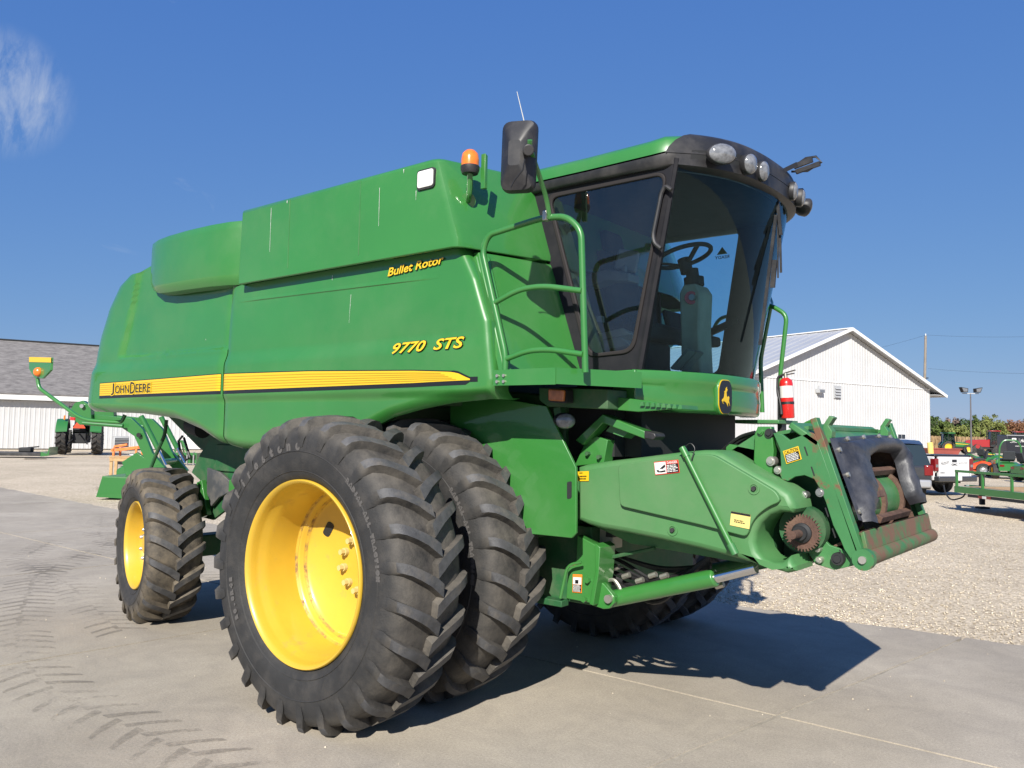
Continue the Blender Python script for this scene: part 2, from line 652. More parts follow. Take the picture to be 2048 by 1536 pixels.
def concrete_mat():
    m = bpy.data.materials.new('concrete_pavement')
    m.use_nodes = True
    n = m.node_tree
    p = n.nodes['Principled BSDF']
    p.inputs['Roughness'].default_value = .85
    p.inputs['Specular IOR Level'].default_value = .25
    tc = n.nodes.new('ShaderNodeTexCoord')

    def noise(scale, det, rg=.6, dist=0):
        t = n.nodes.new('ShaderNodeTexNoise')
        t.inputs['Scale'].default_value = scale
        t.inputs['Detail'].default_value = det
        t.inputs['Roughness'].default_value = rg
        t.inputs['Distortion'].default_value = dist
        n.links.new(tc.outputs['Object'], t.inputs['Vector'])
        return t.outputs['Fac']

    def ramp(f, st):
        r = n.nodes.new('ShaderNodeValToRGB')
        el = r.color_ramp.elements
        for i, (pos, c) in enumerate(st):
            e = el[i] if i < 2 else el.new(pos)
            e.position = pos
            e.color = (*c, 1)
        n.links.new(f, r.inputs['Fac'])
        return r.outputs['Color']

    def mul(a, b):
        x = n.nodes.new('ShaderNodeMix')
        x.data_type = 'RGBA'
        x.blend_type = 'MULTIPLY'
        x.inputs['Factor'].default_value = 1
        n.links.new(a, x.inputs['A'])
        n.links.new(b, x.inputs['B'])
        return x.outputs['Result']
    base = ramp(noise(.45, 9, .62, .4), [(.28, (.275, .243, .198)), (.72, (.415, .371, .307))])
    st = ramp(noise(2.3, 10, .7, 1.2), [(.30, (.86, .86, .865)), (.60, (1.04, 1.035, 1.02))])
    fine = ramp(noise(70, 4, .7), [(.3, (.80, .80, .80)), (.7, (1.16, 1.16, 1.15))])
    grit = ramp(noise(260, 2, .8), [(.32, (.60, .59, .58)), (.46, (1, 1, 1)), (.72, (1.22, 1.21, 1.19))])
    n.links.new(mul(mul(mul(base, st), fine), grit), p.inputs['Base Color'])
    b = n.nodes.new('ShaderNodeBump')
    b.inputs['Strength'].default_value = .35
    b.inputs['Distance'].default_value = .004
    n.links.new(noise(110, 8, .75), b.inputs['Height'])
    n.links.new(b.outputs['Normal'], p.inputs['Normal'])
    return m


M['concrete'] = concrete_mat()
M['joint'] = mat('joint_filler', (.29, .26, .21), .95, var=.25, vscale=12, bump=.4, bscale=60)
pave = bpy.data.objects.new('concrete_pavement', None)
COL.objects.link(pave)
struct(pave)
# joints across: x = a + b*y ; joints along: y = const
crossj = [(-46, 0), (-38, 0), (-30, 0), (-22, .0), (-15.6, .01), (-10.5, .03), (-6.4, .05), (-2.36, .087), (2.06, .158), (6.6, .17), (11, .17), (16, .17), (22, .17)]
longj = [3.05, 0.0, -3.9, -7.8, -12, -17, -24]
jg = .016
for i in range(len(crossj) - 1):
    for k in range(len(longj) - 1):
        y1, y0 = longj[k] - (jg if k else 0), longj[k + 1] + jg
        (a0, b0), (a1, b1) = crossj[i], crossj[i + 1]
        far = a1 < -14
        def jl(a, b, ya, yb, sgn):
            pts = []
            nn = 26
            for q in range(nn + 1):
                y = lerp(ya, yb, q / nn)
                wob = random.gauss(0, .0035) if 0 < q < nn else 0
                pts.append((a + b * y + sgn * jg + wob, y))
            return pts
        pts = jl(a1, b1, y0, y1, -1)
        if k == 0:                         # ragged outer edge against the gravel
            nn = 30
            xa, xb = a1 + b1 * y1 - jg, a0 + b0 * y1 + jg
            for q in range(1, nn):
                x = lerp(xa, xb, q / nn)
                e = 3.05 + max(0, -13 - x) * .06 + max(0, x - 1.2) * .09
                pts.append((x, e + random.gauss(0, .02)))
        pts += jl(a0, b0, y1, y0, 1)
        if k == 0:
            pts = [(x, y + (max(0, -13 - x) * .06 + max(0, x - 1.2) * .09 if y > 3.04 and abs(y - 3.05) < 1e-6 else 0)) for x, y in pts]
        MB().prism(pts, 'Z', -.11, 0).build('slab', M['concrete'], pave, smooth=0)
jf = MB()
jf.box(-46, 26, -24, 3.0, -.10, -.007)
jf.build('joint_filler', M['joint'], pave, smooth=0)

# loose stones: real stones where they can be told apart, the ground material beyond
def stones(name, pts, sizes, mt, seed):
    rg = np.random.default_rng(seed)
    base = np.array([(1, 0, 0), (-1, 0, 0), (0, 1, 0), (0, -1, 0), (0, 0, .7), (0, 0, -.7)], float)
    fc = np.array([(0, 2, 4), (2, 1, 4), (1, 3, 4), (3, 0, 4), (2, 0, 5), (1, 2, 5), (3, 1, 5), (0, 3, 5)])
    n = len(pts)
    v = base[None] * sizes[:, None, None] * rg.uniform(.6, 1.25, (n, 6, 3))
    a = rg.uniform(0, 6.28, n)
    c, s = np.cos(a), np.sin(a)
    x = v[..., 0] * c[:, None] - v[..., 1] * s[:, None]
    y = v[..., 0] * s[:, None] + v[..., 1] * c[:, None]
    v = np.stack([x, y, v[..., 2]], -1) + pts[:, None]
    f = (fc[None] + 6 * np.arange(n)[:, None, None]).reshape(-1, 3)
    me = bpy.data.meshes.new(name)
    me.vertices.add(n * 6)
    me.vertices.foreach_set('co', v.reshape(-1))
    me.loops.add(len(f) * 3)
    me.loops.foreach_set('vertex_index', f.reshape(-1))
    me.polygons.add(len(f))
    me.polygons.foreach_set('loop_start', np.arange(0, len(f) * 3, 3))
    me.polygons.foreach_set('loop_total', np.full(len(f), 3))
    me.update()
    me.materials.append(mt)
    o = bpy.data.objects.new(name, me)
    COL.objects.link(o)
    return o


N = 100000
yy = 3.05 + (NP.random(N) ** 1.7) * 20
xx = -9 + NP.random(N) * 17
ed = 3.05 + np.maximum(0, xx - 1.2) * .09
keep = yy > ed - .05 * NP.random(N)
xx, yy = xx[keep], yy[keep]
sz = .004 + .013 * NP.random(len(xx)) ** 3.5
pts = np.stack([xx, yy, -.03 + sz * .35], -1)
tag(stones('gravel', pts, sz, M['stone'], 3), 'pale crushed stone lying beyond the concrete edge', kind='stuff')
n2 = 420
px_ = np.stack([NP.uniform(-9, 6, n2), NP.uniform(-4.5, 3, n2), np.full(n2, .002)], -1)
tag(stones('loose_pebbles', px_, .003 + .007 * NP.random(n2) ** 2.5, M['stone'], 5), 'small pebbles scattered on the concrete', kind='stuff')

# dried-mud tyre prints pressed on the concrete
def mud_mat():
    m = bpy.data.materials.new('dried_mud_print')
    m.use_nodes = True
    n = m.node_tree
    p = n.nodes['Principled BSDF']
    p.inputs['Base Color'].default_value = (.125, .112, .096, 1)
    p.inputs['Roughness'].default_value = .95
    p.inputs['Specular IOR Level'].default_value = .1
    tc = n.nodes.new('ShaderNodeTexCoord')
    t = n.nodes.new('ShaderNodeTexNoise')
    t.inputs['Scale'].default_value = 22
    t.inputs['Detail'].default_value = 9
    t.inputs['Roughness'].default_value = .72
    n.links.new(tc.outputs['Object'], t.inputs['Vector'])
    t2 = n.nodes.new('ShaderNodeTexNoise')
    t2.inputs['Scale'].default_value = 1.3
    n.links.new(tc.outputs['Object'], t2.inputs['Vector'])
    ad = n.nodes.new('ShaderNodeMath')
    ad.operation = 'ADD'
    n.links.new(t.outputs['Fac'], ad.inputs[0])
    n.links.new(t2.outputs['Fac'], ad.inputs[1])
    mr = n.nodes.new('ShaderNodeMapRange')
    mr.inputs['From Min'].default_value = .86
    mr.inputs['From Max'].default_value = 1.16
    mr.inputs['To Max'].default_value = .30
    n.links.new(ad.outputs[0], mr.inputs['Value'])
    n.links.new(mr.outputs[0], p.inputs['Alpha'])
    return m


M['mud'] = mud_mat()
tr = MB()
def print_lug(cx, cy, ang, side, sc):
    ca, sa = math.cos(ang), math.sin(ang)
    up, lo = [], []
    for k in range(7):
        t = k / 6
        u = (-.02 + .26 * t) * side * sc
        w = (.10 * t + .07 * t * t) * sc
        hw = (.026 + .016 * (1 - t)) * sc * random.uniform(.8, 1.15)
        for lst, s in ((up, 1), (lo, -1)):
            q = w + s * hw
            lst.append((cx + ca * q - sa * u, cy + sa * q + ca * u, .0035))
    tr.add(up + lo, [(k, k + 1, k + 8, k + 7) for k in range(6)])


def trail(path, step, sc, jit=.01):
    P = [Vector((*p, 0)) for p in path]
    d = 0
    k = 0
    for a, b in zip(P, P[1:]):
        L = (b - a).length
        ang = math.atan2(b.y - a.y, b.x - a.x)
        while d < L:
            q = a + (b - a) * (d / L)
            print_lug(q.x + random.gauss(0, jit), q.y + random.gauss(0, jit), ang, 1 if k % 2 else -1, sc)
            k += 1
            d += step / 2
        d -= L


trail([(-2.75, -2.62), (-1.7, -2.80), (.9, -2.72)], .235, 1.0)
trail([(-9.5, 1.6), (-8.2, .5), (-7.2, -.4), (-6.2, -1.2), (-4.4, -2.0), (-2.9, -2.6)], .2, 1.1)
trail([(-9.2, .2), (-7.5, -.9), (-5.4, -1.15), (-3.0, -1.75)], .2, .9)
trail([(-12, 2.2), (-9.5, 1.0), (-6.9, .3), (-4.6, .1)], .22, 1.0)
mud = tr.build('tyre_prints', M['mud'], smooth=0, fix=False)
tag(mud, 'dried mud tread prints left by tyres on the concrete', kind='stuff')



# ============================================================ the combine
CB = thing('combine_harvester', 'large green combine harvester with yellow rims, dual front tyres and open feeder house', 'combine', (0, 0, 0))


def part(mb, name, m, parent=None, **k):
    return mb.build(name, M[m] if isinstance(m, str) else m, parent or CB, **k)


# ---- side body panels: one surface function for panels and decals
ZB = ([-4.9, -4.2, -3.33, -2.71, -2.32, -2.02, -1.73, -1.45, -.8, -.4, -.15, .04, .32, .58, .95],
      [1.90, 1.893, 1.869, 1.825, 1.738, 1.636, 1.595, 1.585, 1.60, 1.68, 1.774, 1.842, 1.897, 1.936, 1.965])
RO = ([1.85, 1.93, 2.0, 2.3, 2.64, 2.9, 3.11, 3.2, 3.25], [.10, .01, .0, .05, .14, .26, .46, .66, .95])
FX = ([1.9, 1.97, 2.07, 2.43, 2.7, 2.91], [.885, .905, .922, .873, .76, .635])


def off(x, z):
    o = .030 * sstep(2.37, 2.25, z) * sstep(.92, .45, x)
    o -= .020 * sstep(2.02, 1.96, z) * sstep(-3.9, -2.8, x)
    zb = interp(x, *ZB)
    o -= .055 * max(0, 1 - (z - zb) / .075) ** 2
    o -= .02 * sstep(2.4, 2.95, z)
    # raised frame round the recessed rear door
    edge = -3.78 + (z - 2.3) * .30
    o -= .034 * sstep(edge - .022, edge + .022, x) * sstep(2.385, 2.425, z) * (1 if x < -1.93 else 0)
    if x > -1.93:                          # long pressed crease of the front panel
        zc = 2.765 - .035 * (x + 1.8) / 2.2
        o += .0 * zc
    # belt line steps down at the panel split
    o -= .018 * math.exp(-((x + 1.93) / .035) ** 2)
    return o


def skin(x, z):
    """point of the right body side at length x and height z"""
    return (x, -1.5 - off(x, z), z)


def panel_rows(x_of, n, ztop, nz_=120):
    rows = []
    for k in range(n + 1):
        row = []
        for j in range(nz_ + 1):
            t = j / nz_
            t = t ** 1.25
            xm = x_of(k / n, 2.2)
            zb, zt = interp(xm, *ZB), ztop(xm)
            z = lerp(zb, zt, t)
            x = x_of(k / n, z)
            row.append(skin(x, z))
        rows.append(row)
    return rows


def close_edges(rows, depth):
    """fold the free edges of a panel inwards so that it has thickness"""
    out = []
    for r in rows:
        a, b = r[0], r[-1]
        out.append([(a[0], a[1] + depth, a[2] + .012)] + list(r) + [(b[0], b[1] + depth, b[2] - .004)])
    return out


front_rows = panel_rows(lambda t, z: lerp(interp(z, *FX) - .05, -1.926, t), 70, lambda x: 2.905)
# rounded leading corner and its return
lead = []
f0 = front_rows[0]
for a in (80, 60, 40, 20):
    lead.append([(p[0] + .05 * math.sin(R(a)), p[1] + .05 * (1 - math.cos(R(a))), p[2]) for p in f0])
ret = [[(p[0] + .05, p[1] + .16, p[2]) for p in f0]]
part(MB().grid(close_edges(ret + lead + front_rows, .06)), 'front_side_panel', 'green', smooth=30)

XC = -4.20
def rear_x(t, z):
    return lerp(-1.936, XC + interp(z, *RO), t)
def rear_top(x):
    return interp(x, [-9, -3.0, -2.9, -1.97, -1.90], [3.25, 3.25, 3.06, 2.99, 2.905])
rear_rows = panel_rows(rear_x, 64, rear_top)
wrap = []
for k in range(1, 13):
    a = R(90 * k / 12)
    row = []
    for j, p in enumerate(rear_rows[-1]):
        rr = .5
        row.append((p[0] - rr * math.sin(a), p[1] + rr * (1 - math.cos(a)), p[2]))
    wrap.append(row)
wrap.append([(p[0] - .03, -.5, p[2]) for p in wrap[-1]])
wrap.append([(p[0] - .02, 0, p[2]) for p in wrap[-1]])
rp = MB().grid(close_edges(rear_rows + wrap, .06))
part(rp, 'rear_side_panel', 'green', smooth=30)
part(rp.mirror_y(), 'rear_side_panel', 'green', smooth=30)
far_rows = panel_rows(lambda t, z: lerp(-.15, -1.926, t), 40, lambda x: 2.905)
part(MB().grid(close_edges(far_rows, .06)).mirror_y(), 'front_side_panel', 'green', smooth=30)

# top deck joining both sides
dk = MB()
dk.grid([[(x, y, 3.215 if x < -3 else 2.885) for y in (-1.42, 0, 1.42)] for x in (-3.5, -3.01, -2.99, -1.6, .55)])
dk.grid([[(-3.3, -1.40, 3.225), (-3.3, 0, 3.23), (-3.3, 1.40, 3.225)], [(-4.05, -.95, 3.235), (-4.05, 0, 3.235), (-4.05, .95, 3.235)]])
part(dk, 'top_deck', 'green', smooth=0)

# ---- grain tank
def tank_ring(z, t):
    fx = lerp(.66, .475, t)
    f2 = lerp(.865, .70, t)
    c = [(-1.70 + .02 * t, -1.56), (fx - .04, -1.56), (fx, -1.545), (fx + .022, -1.515), (f2, -.9), (f2, .9), (fx + .022, 1.515), (fx, 1.545), (fx - .04, 1.56), (-1.70 + .02 * t, 1.56)]
    return [(x, y, z) for x, y in c]
tk = MB()
tk.grid([[(p[0], p[1] * .955, 2.905) for p in tank_ring(0, 0)], tank_ring(2.885, 0), tank_ring(2.93, .0), tank_ring(3.47, 1), [(p[0] - .02, p[1] * .985, 3.492) for p in tank_ring(0, 1)], [(p[0] * .9 - .1, p[1] * .88, 3.495) for p in tank_ring(0, 1)]], True)
tk.add([(p[0] * .9 - .1, p[1] * .88, 3.46) for p in tank_ring(0, 1)], [tuple(range(10))])
part(tk, 'grain_tank', 'green', smooth=25, bevel=.012)
for x in (-1.05, -.25):
    part(MB().box(x - .003, x + .003, -1.5625, -1.555, 2.95, 3.465), 'tank_seam', 'green_dusty')
lm = MB().prism(fillet2([(.312, 3.294), (.470, 3.294), (.470, 3.424), (.312, 3.424)], .025), 'Y', -1.572, -1.556)
hl = part(lm, 'side_work_lamp', 'black')
part(MB().prism(fillet2([(.322, 3.304), (.460, 3.304), (.460, 3.414), (.322, 3.414)], .02), 'Y', -1.579, -1.568), 'lens', 'decal_w', hl, bevel=.003)

# ---- rounded engine cover behind the tank
BX = [-1.66, -1.70, -1.76, -1.9, -2.12, -2.45, -2.78, -3.0, -3.16, -3.26, -3.32, -3.35, -3.36]
BY = [-1.42, -1.47, -1.51, -1.555, -1.585, -1.60, -1.592, -1.57, -1.53, -1.48, -1.42, -1.34, -1.25]
BZ = [2.895, 2.895, 2.897, 2.90, 2.905, 2.910, 2.918, 2.935, 2.975, 3.03, 3.11, 3.18, 3.24]
rows = []
for x, y, zb in zip(BX, BY, BZ):
    rows.append([(x, y + .12, zb), (x, y + .035, zb + .012), (x, y + .01, zb + .05), (x, y, zb + .09), (x, y, 3.2), (x, y, 3.36), (x, y + .004, 3.412), (x, y + .02, 3.43), (x, y + .06, 3.432), (x, -1.0, 3.425), (x, 0, 3.42)])
ec = MB().grid(rows)
part(ec, 'engine_cover', 'green', smooth=40)
part(ec.mirror_y(), 'engine_cover', 'green', smooth=40)

# long pressed crease of the front panel
cz = lambda x: 2.765 - .035 * (x + 1.8) / 2.2
g_ = []
for k in range(81):
    x = lerp(-1.80, .45, k / 80)
    f_ = min(1, k / 10, (80 - k) / 14)
    row = []
    for dz_, li in ((.030, .0), (.012, .0045 * f_), (.003, .0065 * f_), (-.003, .0)):
        p = skin(x, cz(x) + dz_)
        row.append((p[0], p[1] - li - .0006, p[2]))
    g_.append(row)
part(MB().grid(g_), 'pressed_crease', 'green', smooth=20)

# ---- decals that follow the panel skin
def decal(name, m, top, bot, x0, x1, lift, n=90, rows_=3, parent=None):
    g_ = []
    for k in range(n + 1):
        x = lerp(x0, x1, k / n)
        a, b = top(x), bot(x)
        r_ = []
        for j in range(rows_ + 1):
            p = skin(x, lerp(b, a, j / rows_))
            r_.append((p[0], p[1] - lift, p[2]))
        g_.append(r_)
    return part(MB().grid(g_), name, m, parent, smooth=40, fix=True)


st_top = lambda x: interp(x, [-4.05, -3.0, -1.93, -.8, .286, .60, .66, .75], [2.158, 2.171, 2.186, 2.172, 2.140, 2.124, 2.115, 2.078])
st_bot = lambda x: interp(x, [-4.05, -1.92, .286, .76], [2.040, 2.052, 2.062, 2.070])
for xa, xb in ((-4.05, -1.952), (-1.908, .78)):
    tip = xb > 0
    decal('stripe_border', 'decal_k', lambda x: st_top(min(x, .75)) + (.007 if x < .6 else .012), lambda x: st_bot(x) - (.026 if x < .74 else .01), xa - (.010 if not tip else 0), xb + (.03 if tip else 0), .003)
    ys = decal('yellow_stripe', 'decal_y', st_top, lambda x: min(st_bot(x), st_top(x)), xa, xb if not tip else .755, .006)
    for q in range(1, 6):
        f_ = q / 6
        decal('stripe_line', 'decal_y2', lambda x: lerp(st_bot(x), st_top(x), f_) + .0022, lambda x: lerp(st_bot(x), st_top(x), f_) - .0022, xa + .005, xb - (.0 if not tip else .10 + .03 * q), .0085, rows_=1, parent=ys)


def text_mesh(txt, size, shear=0, bold=0.0, ext=0.0):
    cu = bpy.data.curves.new('t', 'FONT')
    cu.body = txt
    cu.size = size
    cu.shear = shear
    cu.offset = bold
    cu.resolution_u = 3
    cu.extrude = ext
    ob = bpy.data.objects.new('t', cu)
    me = bpy.data.meshes.new_from_object(ob)
    bpy.data.objects.remove(ob)
    bpy.data.curves.remove(cu)
    return me


def lettering(name, txt, m, org, xdir, ydir, width=None, height=None, shear=0, bold=0, parent=None, lift=0, warp=None, align=0, mirror=False):
    """flat lettering laid on a surface: org lower-left corner, xdir/ydir unit vectors"""
    me = text_mesh(txt, 1.0, shear, bold)
    n = len(me.vertices)
    co = np.zeros(n * 3)
    me.vertices.foreach_get('co', co)
    co = co.reshape(-1, 3)
    m0 = text_mesh(txt, 1.0, shear, 0)
    c0_ = np.array([v.co[:] for v in m0.vertices])
    bpy.data.meshes.remove(m0)
    mn, mx = c0_.min(0), c0_.max(0)
    sx = width / (mx[0] - mn[0]) if width else None
    sy = height / (mx[1] - mn[1]) if height else None
    sx = sx or sy
    sy = sy or sx
    u = (co[:, 0] - mn[0]) * sx
    if mirror:
        u = (mx[0] - mn[0]) * sx - u
    v = (co[:, 1] - mn[1]) * sy
    X, Yv = np.array(xdir, float), np.array(ydir, float)
    nrm = np.cross(X, Yv)
    P = np.array(org)[None] + u[:, None] * X + v[:, None] * Yv + nrm[None] * lift
    if warp:
        P = np.array([warp(p) for p in P])
    me.vertices.foreach_set('co', P.reshape(-1))
    me.update()
    me.name = name
    me.materials.clear()
    me.materials.append(M[m])
    o = bpy.data.objects.new(name, me)
    COL.objects.link(o)
    o.parent = parent
    o['kind'] = 'stuff'
    return o


def on_skin(lift):
    return lambda p: (p[0], skin(p[0], p[2])[1] - lift, p[2])


def side_text(txt, x0, x1, z0, z1, dz=0, shear=.0, bold=.012, fat=.06, fill='decal_y', edge='decal_k', lift=.009):
    xd = Vector((x1 - x0, 0, dz)).normalized()
    lettering('lettering_outline', txt, edge, (x0, 0, z0), xd, (0, 0, 1), x1 - x0, z1 - z0, shear, fat, CB, warp=on_skin(lift))
    lettering('lettering', txt, fill, (x0, 0, z0), xd, (0, 0, 1), x1 - x0, z1 - z0, shear, bold, CB, warp=on_skin(lift + .0035))


side_text('9770  STS', .09, .70, 2.258, 2.326, dz=.012, shear=.2, bold=.020, fat=.050)
side_text('Bullet Rotor', -.02, .49, 2.788, 2.842, dz=.030, shear=.2, bold=.020, fat=.046)
# maker's name in small capitals on the stripe
xs0 = -3.79
def jd(txt, x, w, z, h):
    e = .010
    lettering('lettering_outline', txt, 'decal_y', (x, 0, z), (1, 0, .006), (0, 0, 1), w, h, 0, .075, CB, warp=on_skin(.010))
    lettering('lettering', txt, 'decal_k', (x, 0, z), (1, 0, .006), (0, 0, 1), w, h, 0, .004, CB, warp=on_skin(.0135))
jd('J', -3.80, .055, 2.044, .108)
jd('OHN', -3.72, .27, 2.058, .074)
jd('D', -3.425, .085, 2.052, .104)
jd('EERE', -3.325, .27, 2.062, .074)

# ---- bird droppings streaking down the sheet metal
wd = MB()
for (x, z, L, w, tank) in [(-1.28, 3.44, .34, .0055, 1), (-.05, 3.38, .26, .005, 1), (-1.08, 3.463, .02, .012, 1), (.30, 3.30, .06, .005, 1), (.18, 3.462, .025, .008, 1), (-.62, 2.86, .035, .006, 0), (-.4, 2.70, .2, .0035, 0), (-2.3, 2.5, .01, .007, 0)]:
    n_ = 6
    for k in range(n_):
        za, zc = z - L * k / n_, z - L * (k + 1) / n_
        wa, wb = w * random.uniform(.4, 1) * (1 - k / n_ * .6), w * random.uniform(.4, 1) * (1 - (k + 1) / n_ * .6)
        if tank:
            yy_ = lambda q: -1.5645
        else:
            yy_ = lambda q: skin(x, q)[1] - .003
        wd.add([(x - wa / 2, yy_(za), za), (x + wa / 2, yy_(za), za), (x + wb / 2, yy_(zc), zc), (x - wb / 2, yy_(zc), zc)], [(0, 1, 2, 3)])
sp = part(wd, 'bird_dropping_streaks', 'decal_w', smooth=0)
sp['kind'] = 'stuff'

# ---- main frame, axles and the dark inside of the machine
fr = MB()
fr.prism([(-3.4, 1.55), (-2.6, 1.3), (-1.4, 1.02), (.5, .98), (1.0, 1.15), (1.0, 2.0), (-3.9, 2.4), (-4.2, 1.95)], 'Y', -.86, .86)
part(fr, 'main_frame', 'green_shaded', bevel=.02)
part(MB().box(-3.9, .3, -1.36, 1.36, 1.93, 2.86), 'threshing_housing', 'green_shaded')
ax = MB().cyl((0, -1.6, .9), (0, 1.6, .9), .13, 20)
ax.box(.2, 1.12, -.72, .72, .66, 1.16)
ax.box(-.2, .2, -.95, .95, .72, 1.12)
part(ax, 'front_axle', 'green_shaded', bevel=.01)
ra = MB().bar((-3.3, -1.15, .62), (-3.3, 1.15, .62), .2, .2)
ra.box(-3.45, -3.15, -.25, .25, .62, 1.5)
ra.cyl((-3.3, -1.12, .40), (-3.3, -1.12, .92), .07)
ra.cyl((-3.3, 1.12, .40), (-3.3, 1.12, .92), .07)
part(ra, 'rear_axle', 'green_shaded', bevel=.01)

# rear underside: support plates, grey chaff shield, hoses
pl = MB()
pl.prism([(-3.342,1.315),(-3.186,1.512),(-2.998,1.682),(-2.617,1.597),(-2.582,1.078),(-2.94,0.892),(-3.114,0.901),(-3.184,1.25)], 'Y', -.95, -.92)
part(pl, 'support_plate', 'green_shaded', bevel=.004)
pl = MB()
pl.prism([(-3.124,1.232),(-3.039,1.26),(-2.92,0.944),(-3.047,0.907)], 'Y', -1.02, -.97)
part(pl, 'frame_post', 'green', bevel=.004)
pl = MB().prism([(-2.581,1.283),(-2.44,1.313),(-2.422,1.049),(-2.587,1.023)], 'Y', -1.02, -.97)
part(pl, 'frame_post', 'green', bevel=.004)
gs = MB()
gs.prism([(-2.986,1.378),(-2.764,1.342),(-2.579,1.26),(-2.613,1.169),(-2.773,1.113),(-2.892,1.023),(-2.978,1.147)], 'Y', -1.0, -.97)
part(gs, 'chaff_shield', 'shieldgrey', bevel=.006)
cm = MB()
cm.box(*sum(([a, b] for a, b in ((-2.55, -1.75), (-1.02, -.98), (.86, .90))), []))
for k in range(16):
    x = -2.54 + k * .05
    cm.prism([(x, .90), (x + .045, .90), (x + .022, .94)], 'Y', -1.01, -.99)
part(cm, 'toothed_strip', 'green_dusty')
part(MB().tube([(-3.417,-1.0,1.65),(-3.292,-1.0,1.461),(-3.363,-1.0,1.435),(-3.481,-1.0,1.528),(-3.516,-1.0,1.615),(-3.446,-1.0,1.664)], .012, 6), 'hydraulic_hose', 'hose')
part(MB().tube(fillet([(-3.836,-1.1,1.346),(-3.697,-1.1,1.547),(-3.592,-1.1,1.671),(-3.576,-1.1,1.817)], .1), .018, 8), 'support_rod', 'green_shaded')
part(MB().cyl((-3.1, -1.1, 1.78), (-2.9, -1.1, 1.74), .09), 'drain_pump', 'dark')
part(MB().box(-2.9, -1.2, -.97, -.90, 1.35, 1.6), 'chopper_housing', 'green_shaded', bevel=.01)
part(MB().box(-2.5, -1.6, -.9, -.5, .62, .86), 'tie_rod_guard', 'green_shaded', bevel=.01)


# ---- wheels (axis along local Y, outer face towards -Y)
def tyre_mesh(Rt, half, rim_r, rim_half, lug_h, nlug, dth, lw, seg=88):
    m = MB()
    m.tops = set()
    rb = Rt - lug_h
    sw = rb - rim_r
    prof = []
    half_p = [(rim_r - .012, rim_half - .03), (rim_r + .004, rim_half - .004), (rim_r + .12 * sw, rim_half + .02), (rim_r + .35 * sw, half), (rim_r + .6 * sw, half + .002), (rim_r + .8 * sw, half - .012), (rim_r + .93 * sw, half - .045), (rb - .006, half * .62), (rb, half * .25)]
    prof = [(r, -y) for r, y in half_p] + [(rb, 0.0)] + [(r, y) for r, y in reversed(half_p)]
    m.lathe(prof, (0, 0, 0), (0, 1, 0), seg)
    # bead rings on the sidewall
    for q in (.16, .50):
        rr = rim_r + q * sw
        for s in (-1, 1):
            yv = interp(rr, [p[0] for p in half_p], [p[1] for p in half_p])
            m.lathe([(rr - .006, s * (yv - .002)), (rr, s * (yv + .0045)), (rr + .006, s * (yv - .002))], (0, 0, 0), (0, 1, 0), seg)
    # lugs
    ts = [(-.07, 1.0, 1.25), (.1, 1.0, 1.25), (.3, .999, 1.05), (.55, .996, .98), (.78, .985, .95), (.92, .962, .95), (1.0, .925, .95), (1.02, .87, .7)]
    for s in (-1, 1):
        for k in range(nlug):
            a0 = 2 * math.pi * (k + (.5 if s > 0 else 0)) / nlug
            vs = []
            for t, fr_, wf in ts:
                y = s * half * t
                ro = Rt * fr_ + random.uniform(-.003, .002)
                ri = min(rb - .03, ro - lug_h - .02)
                th = a0 + dth * (t ** .8 if t > 0 else t)
                wt = lw * .5 * wf / Rt
                wb = lw * .70 * wf / Rt
                for r_, w_ in ((ri, -wb), (ro, -wt), (ro, wt), (ri, wb)):
                    vs.append((r_ * math.cos(th + w_), y, r_ * math.sin(th + w_)))
            fs = []
            for i in range(len(ts) - 1):
                for q in range(3):
                    fs.append((i * 4 + q, i * 4 + q + 1, (i + 1) * 4 + q + 1, (i + 1) * 4 + q))
            fs.append((0, 1, 2, 3))
            e = (len(ts) - 1) * 4
            fs.append((e, e + 3, e + 2, e + 1))
            for i in range(len(ts) - 2):
                m.tops.add(len(m.f) + i * 3 + 1)
            m.add(vs, fs)
    return m


def ring_text(txt, rad, y, a_mid, size, step, m, parent):
    """raised sidewall lettering set round the tyre"""
    vs, fs = [], []
    for i, ch in enumerate(txt):
        if ch == ' ':
            continue
        a = a_mid - (i - (len(txt) - 1) / 2) * step
        me = text_mesh(ch, size, 0, .006)
        n0 = len(vs)
        xs_ = [v.co.x for v in me.vertices]
        cx = (min(xs_) + max(xs_)) / 2
        ca, sa = math.cos(a), math.sin(a)
        for v in me.vertices:
            u, w = v.co.x - cx, v.co.y
            rr = rad + w
            # tangent for outside reader looking along +Y : clockwise
            vs.append((rr * ca + u * sa, y, rr * sa - u * ca))
        fs += [tuple(n0 + j for j in p.vertices) for p in me.polygons]
        bpy.data.meshes.remove(me)
    o = MB().add(vs, fs).build('sidewall_lettering', m, parent, smooth=0, fix=False)
    o['kind'] = 'stuff'
    return o


M['letter'] = mat('raised_rubber_lettering', (.075, .07, .066), .8)
M['lugtop'] = mat('worn_lug_top', (.055, .055, .057), .62, var=.35, vscale=14, dirt=(.14, .122, .10), amt=.7, dscale=10, dlo=.5, dhi=.75, bump=.3, bscale=120)


def worn(o, mb):
    o.data.materials.append(M['lugtop'])
    for i in mb.tops:
        o.data.polygons[i].material_index = 1


M['bolt_yellow'] = mat('dusty_yellow_bolt', (.50, .40, .16), .6)


def bolt_mesh(r, h):
    m = MB().cyl((0, 0, 0), (0, -h * .45, 0), r * 1.35, 12)
    m.cyl((0, -h * .4, 0), (0, -h, 0), r, 6)
    return m


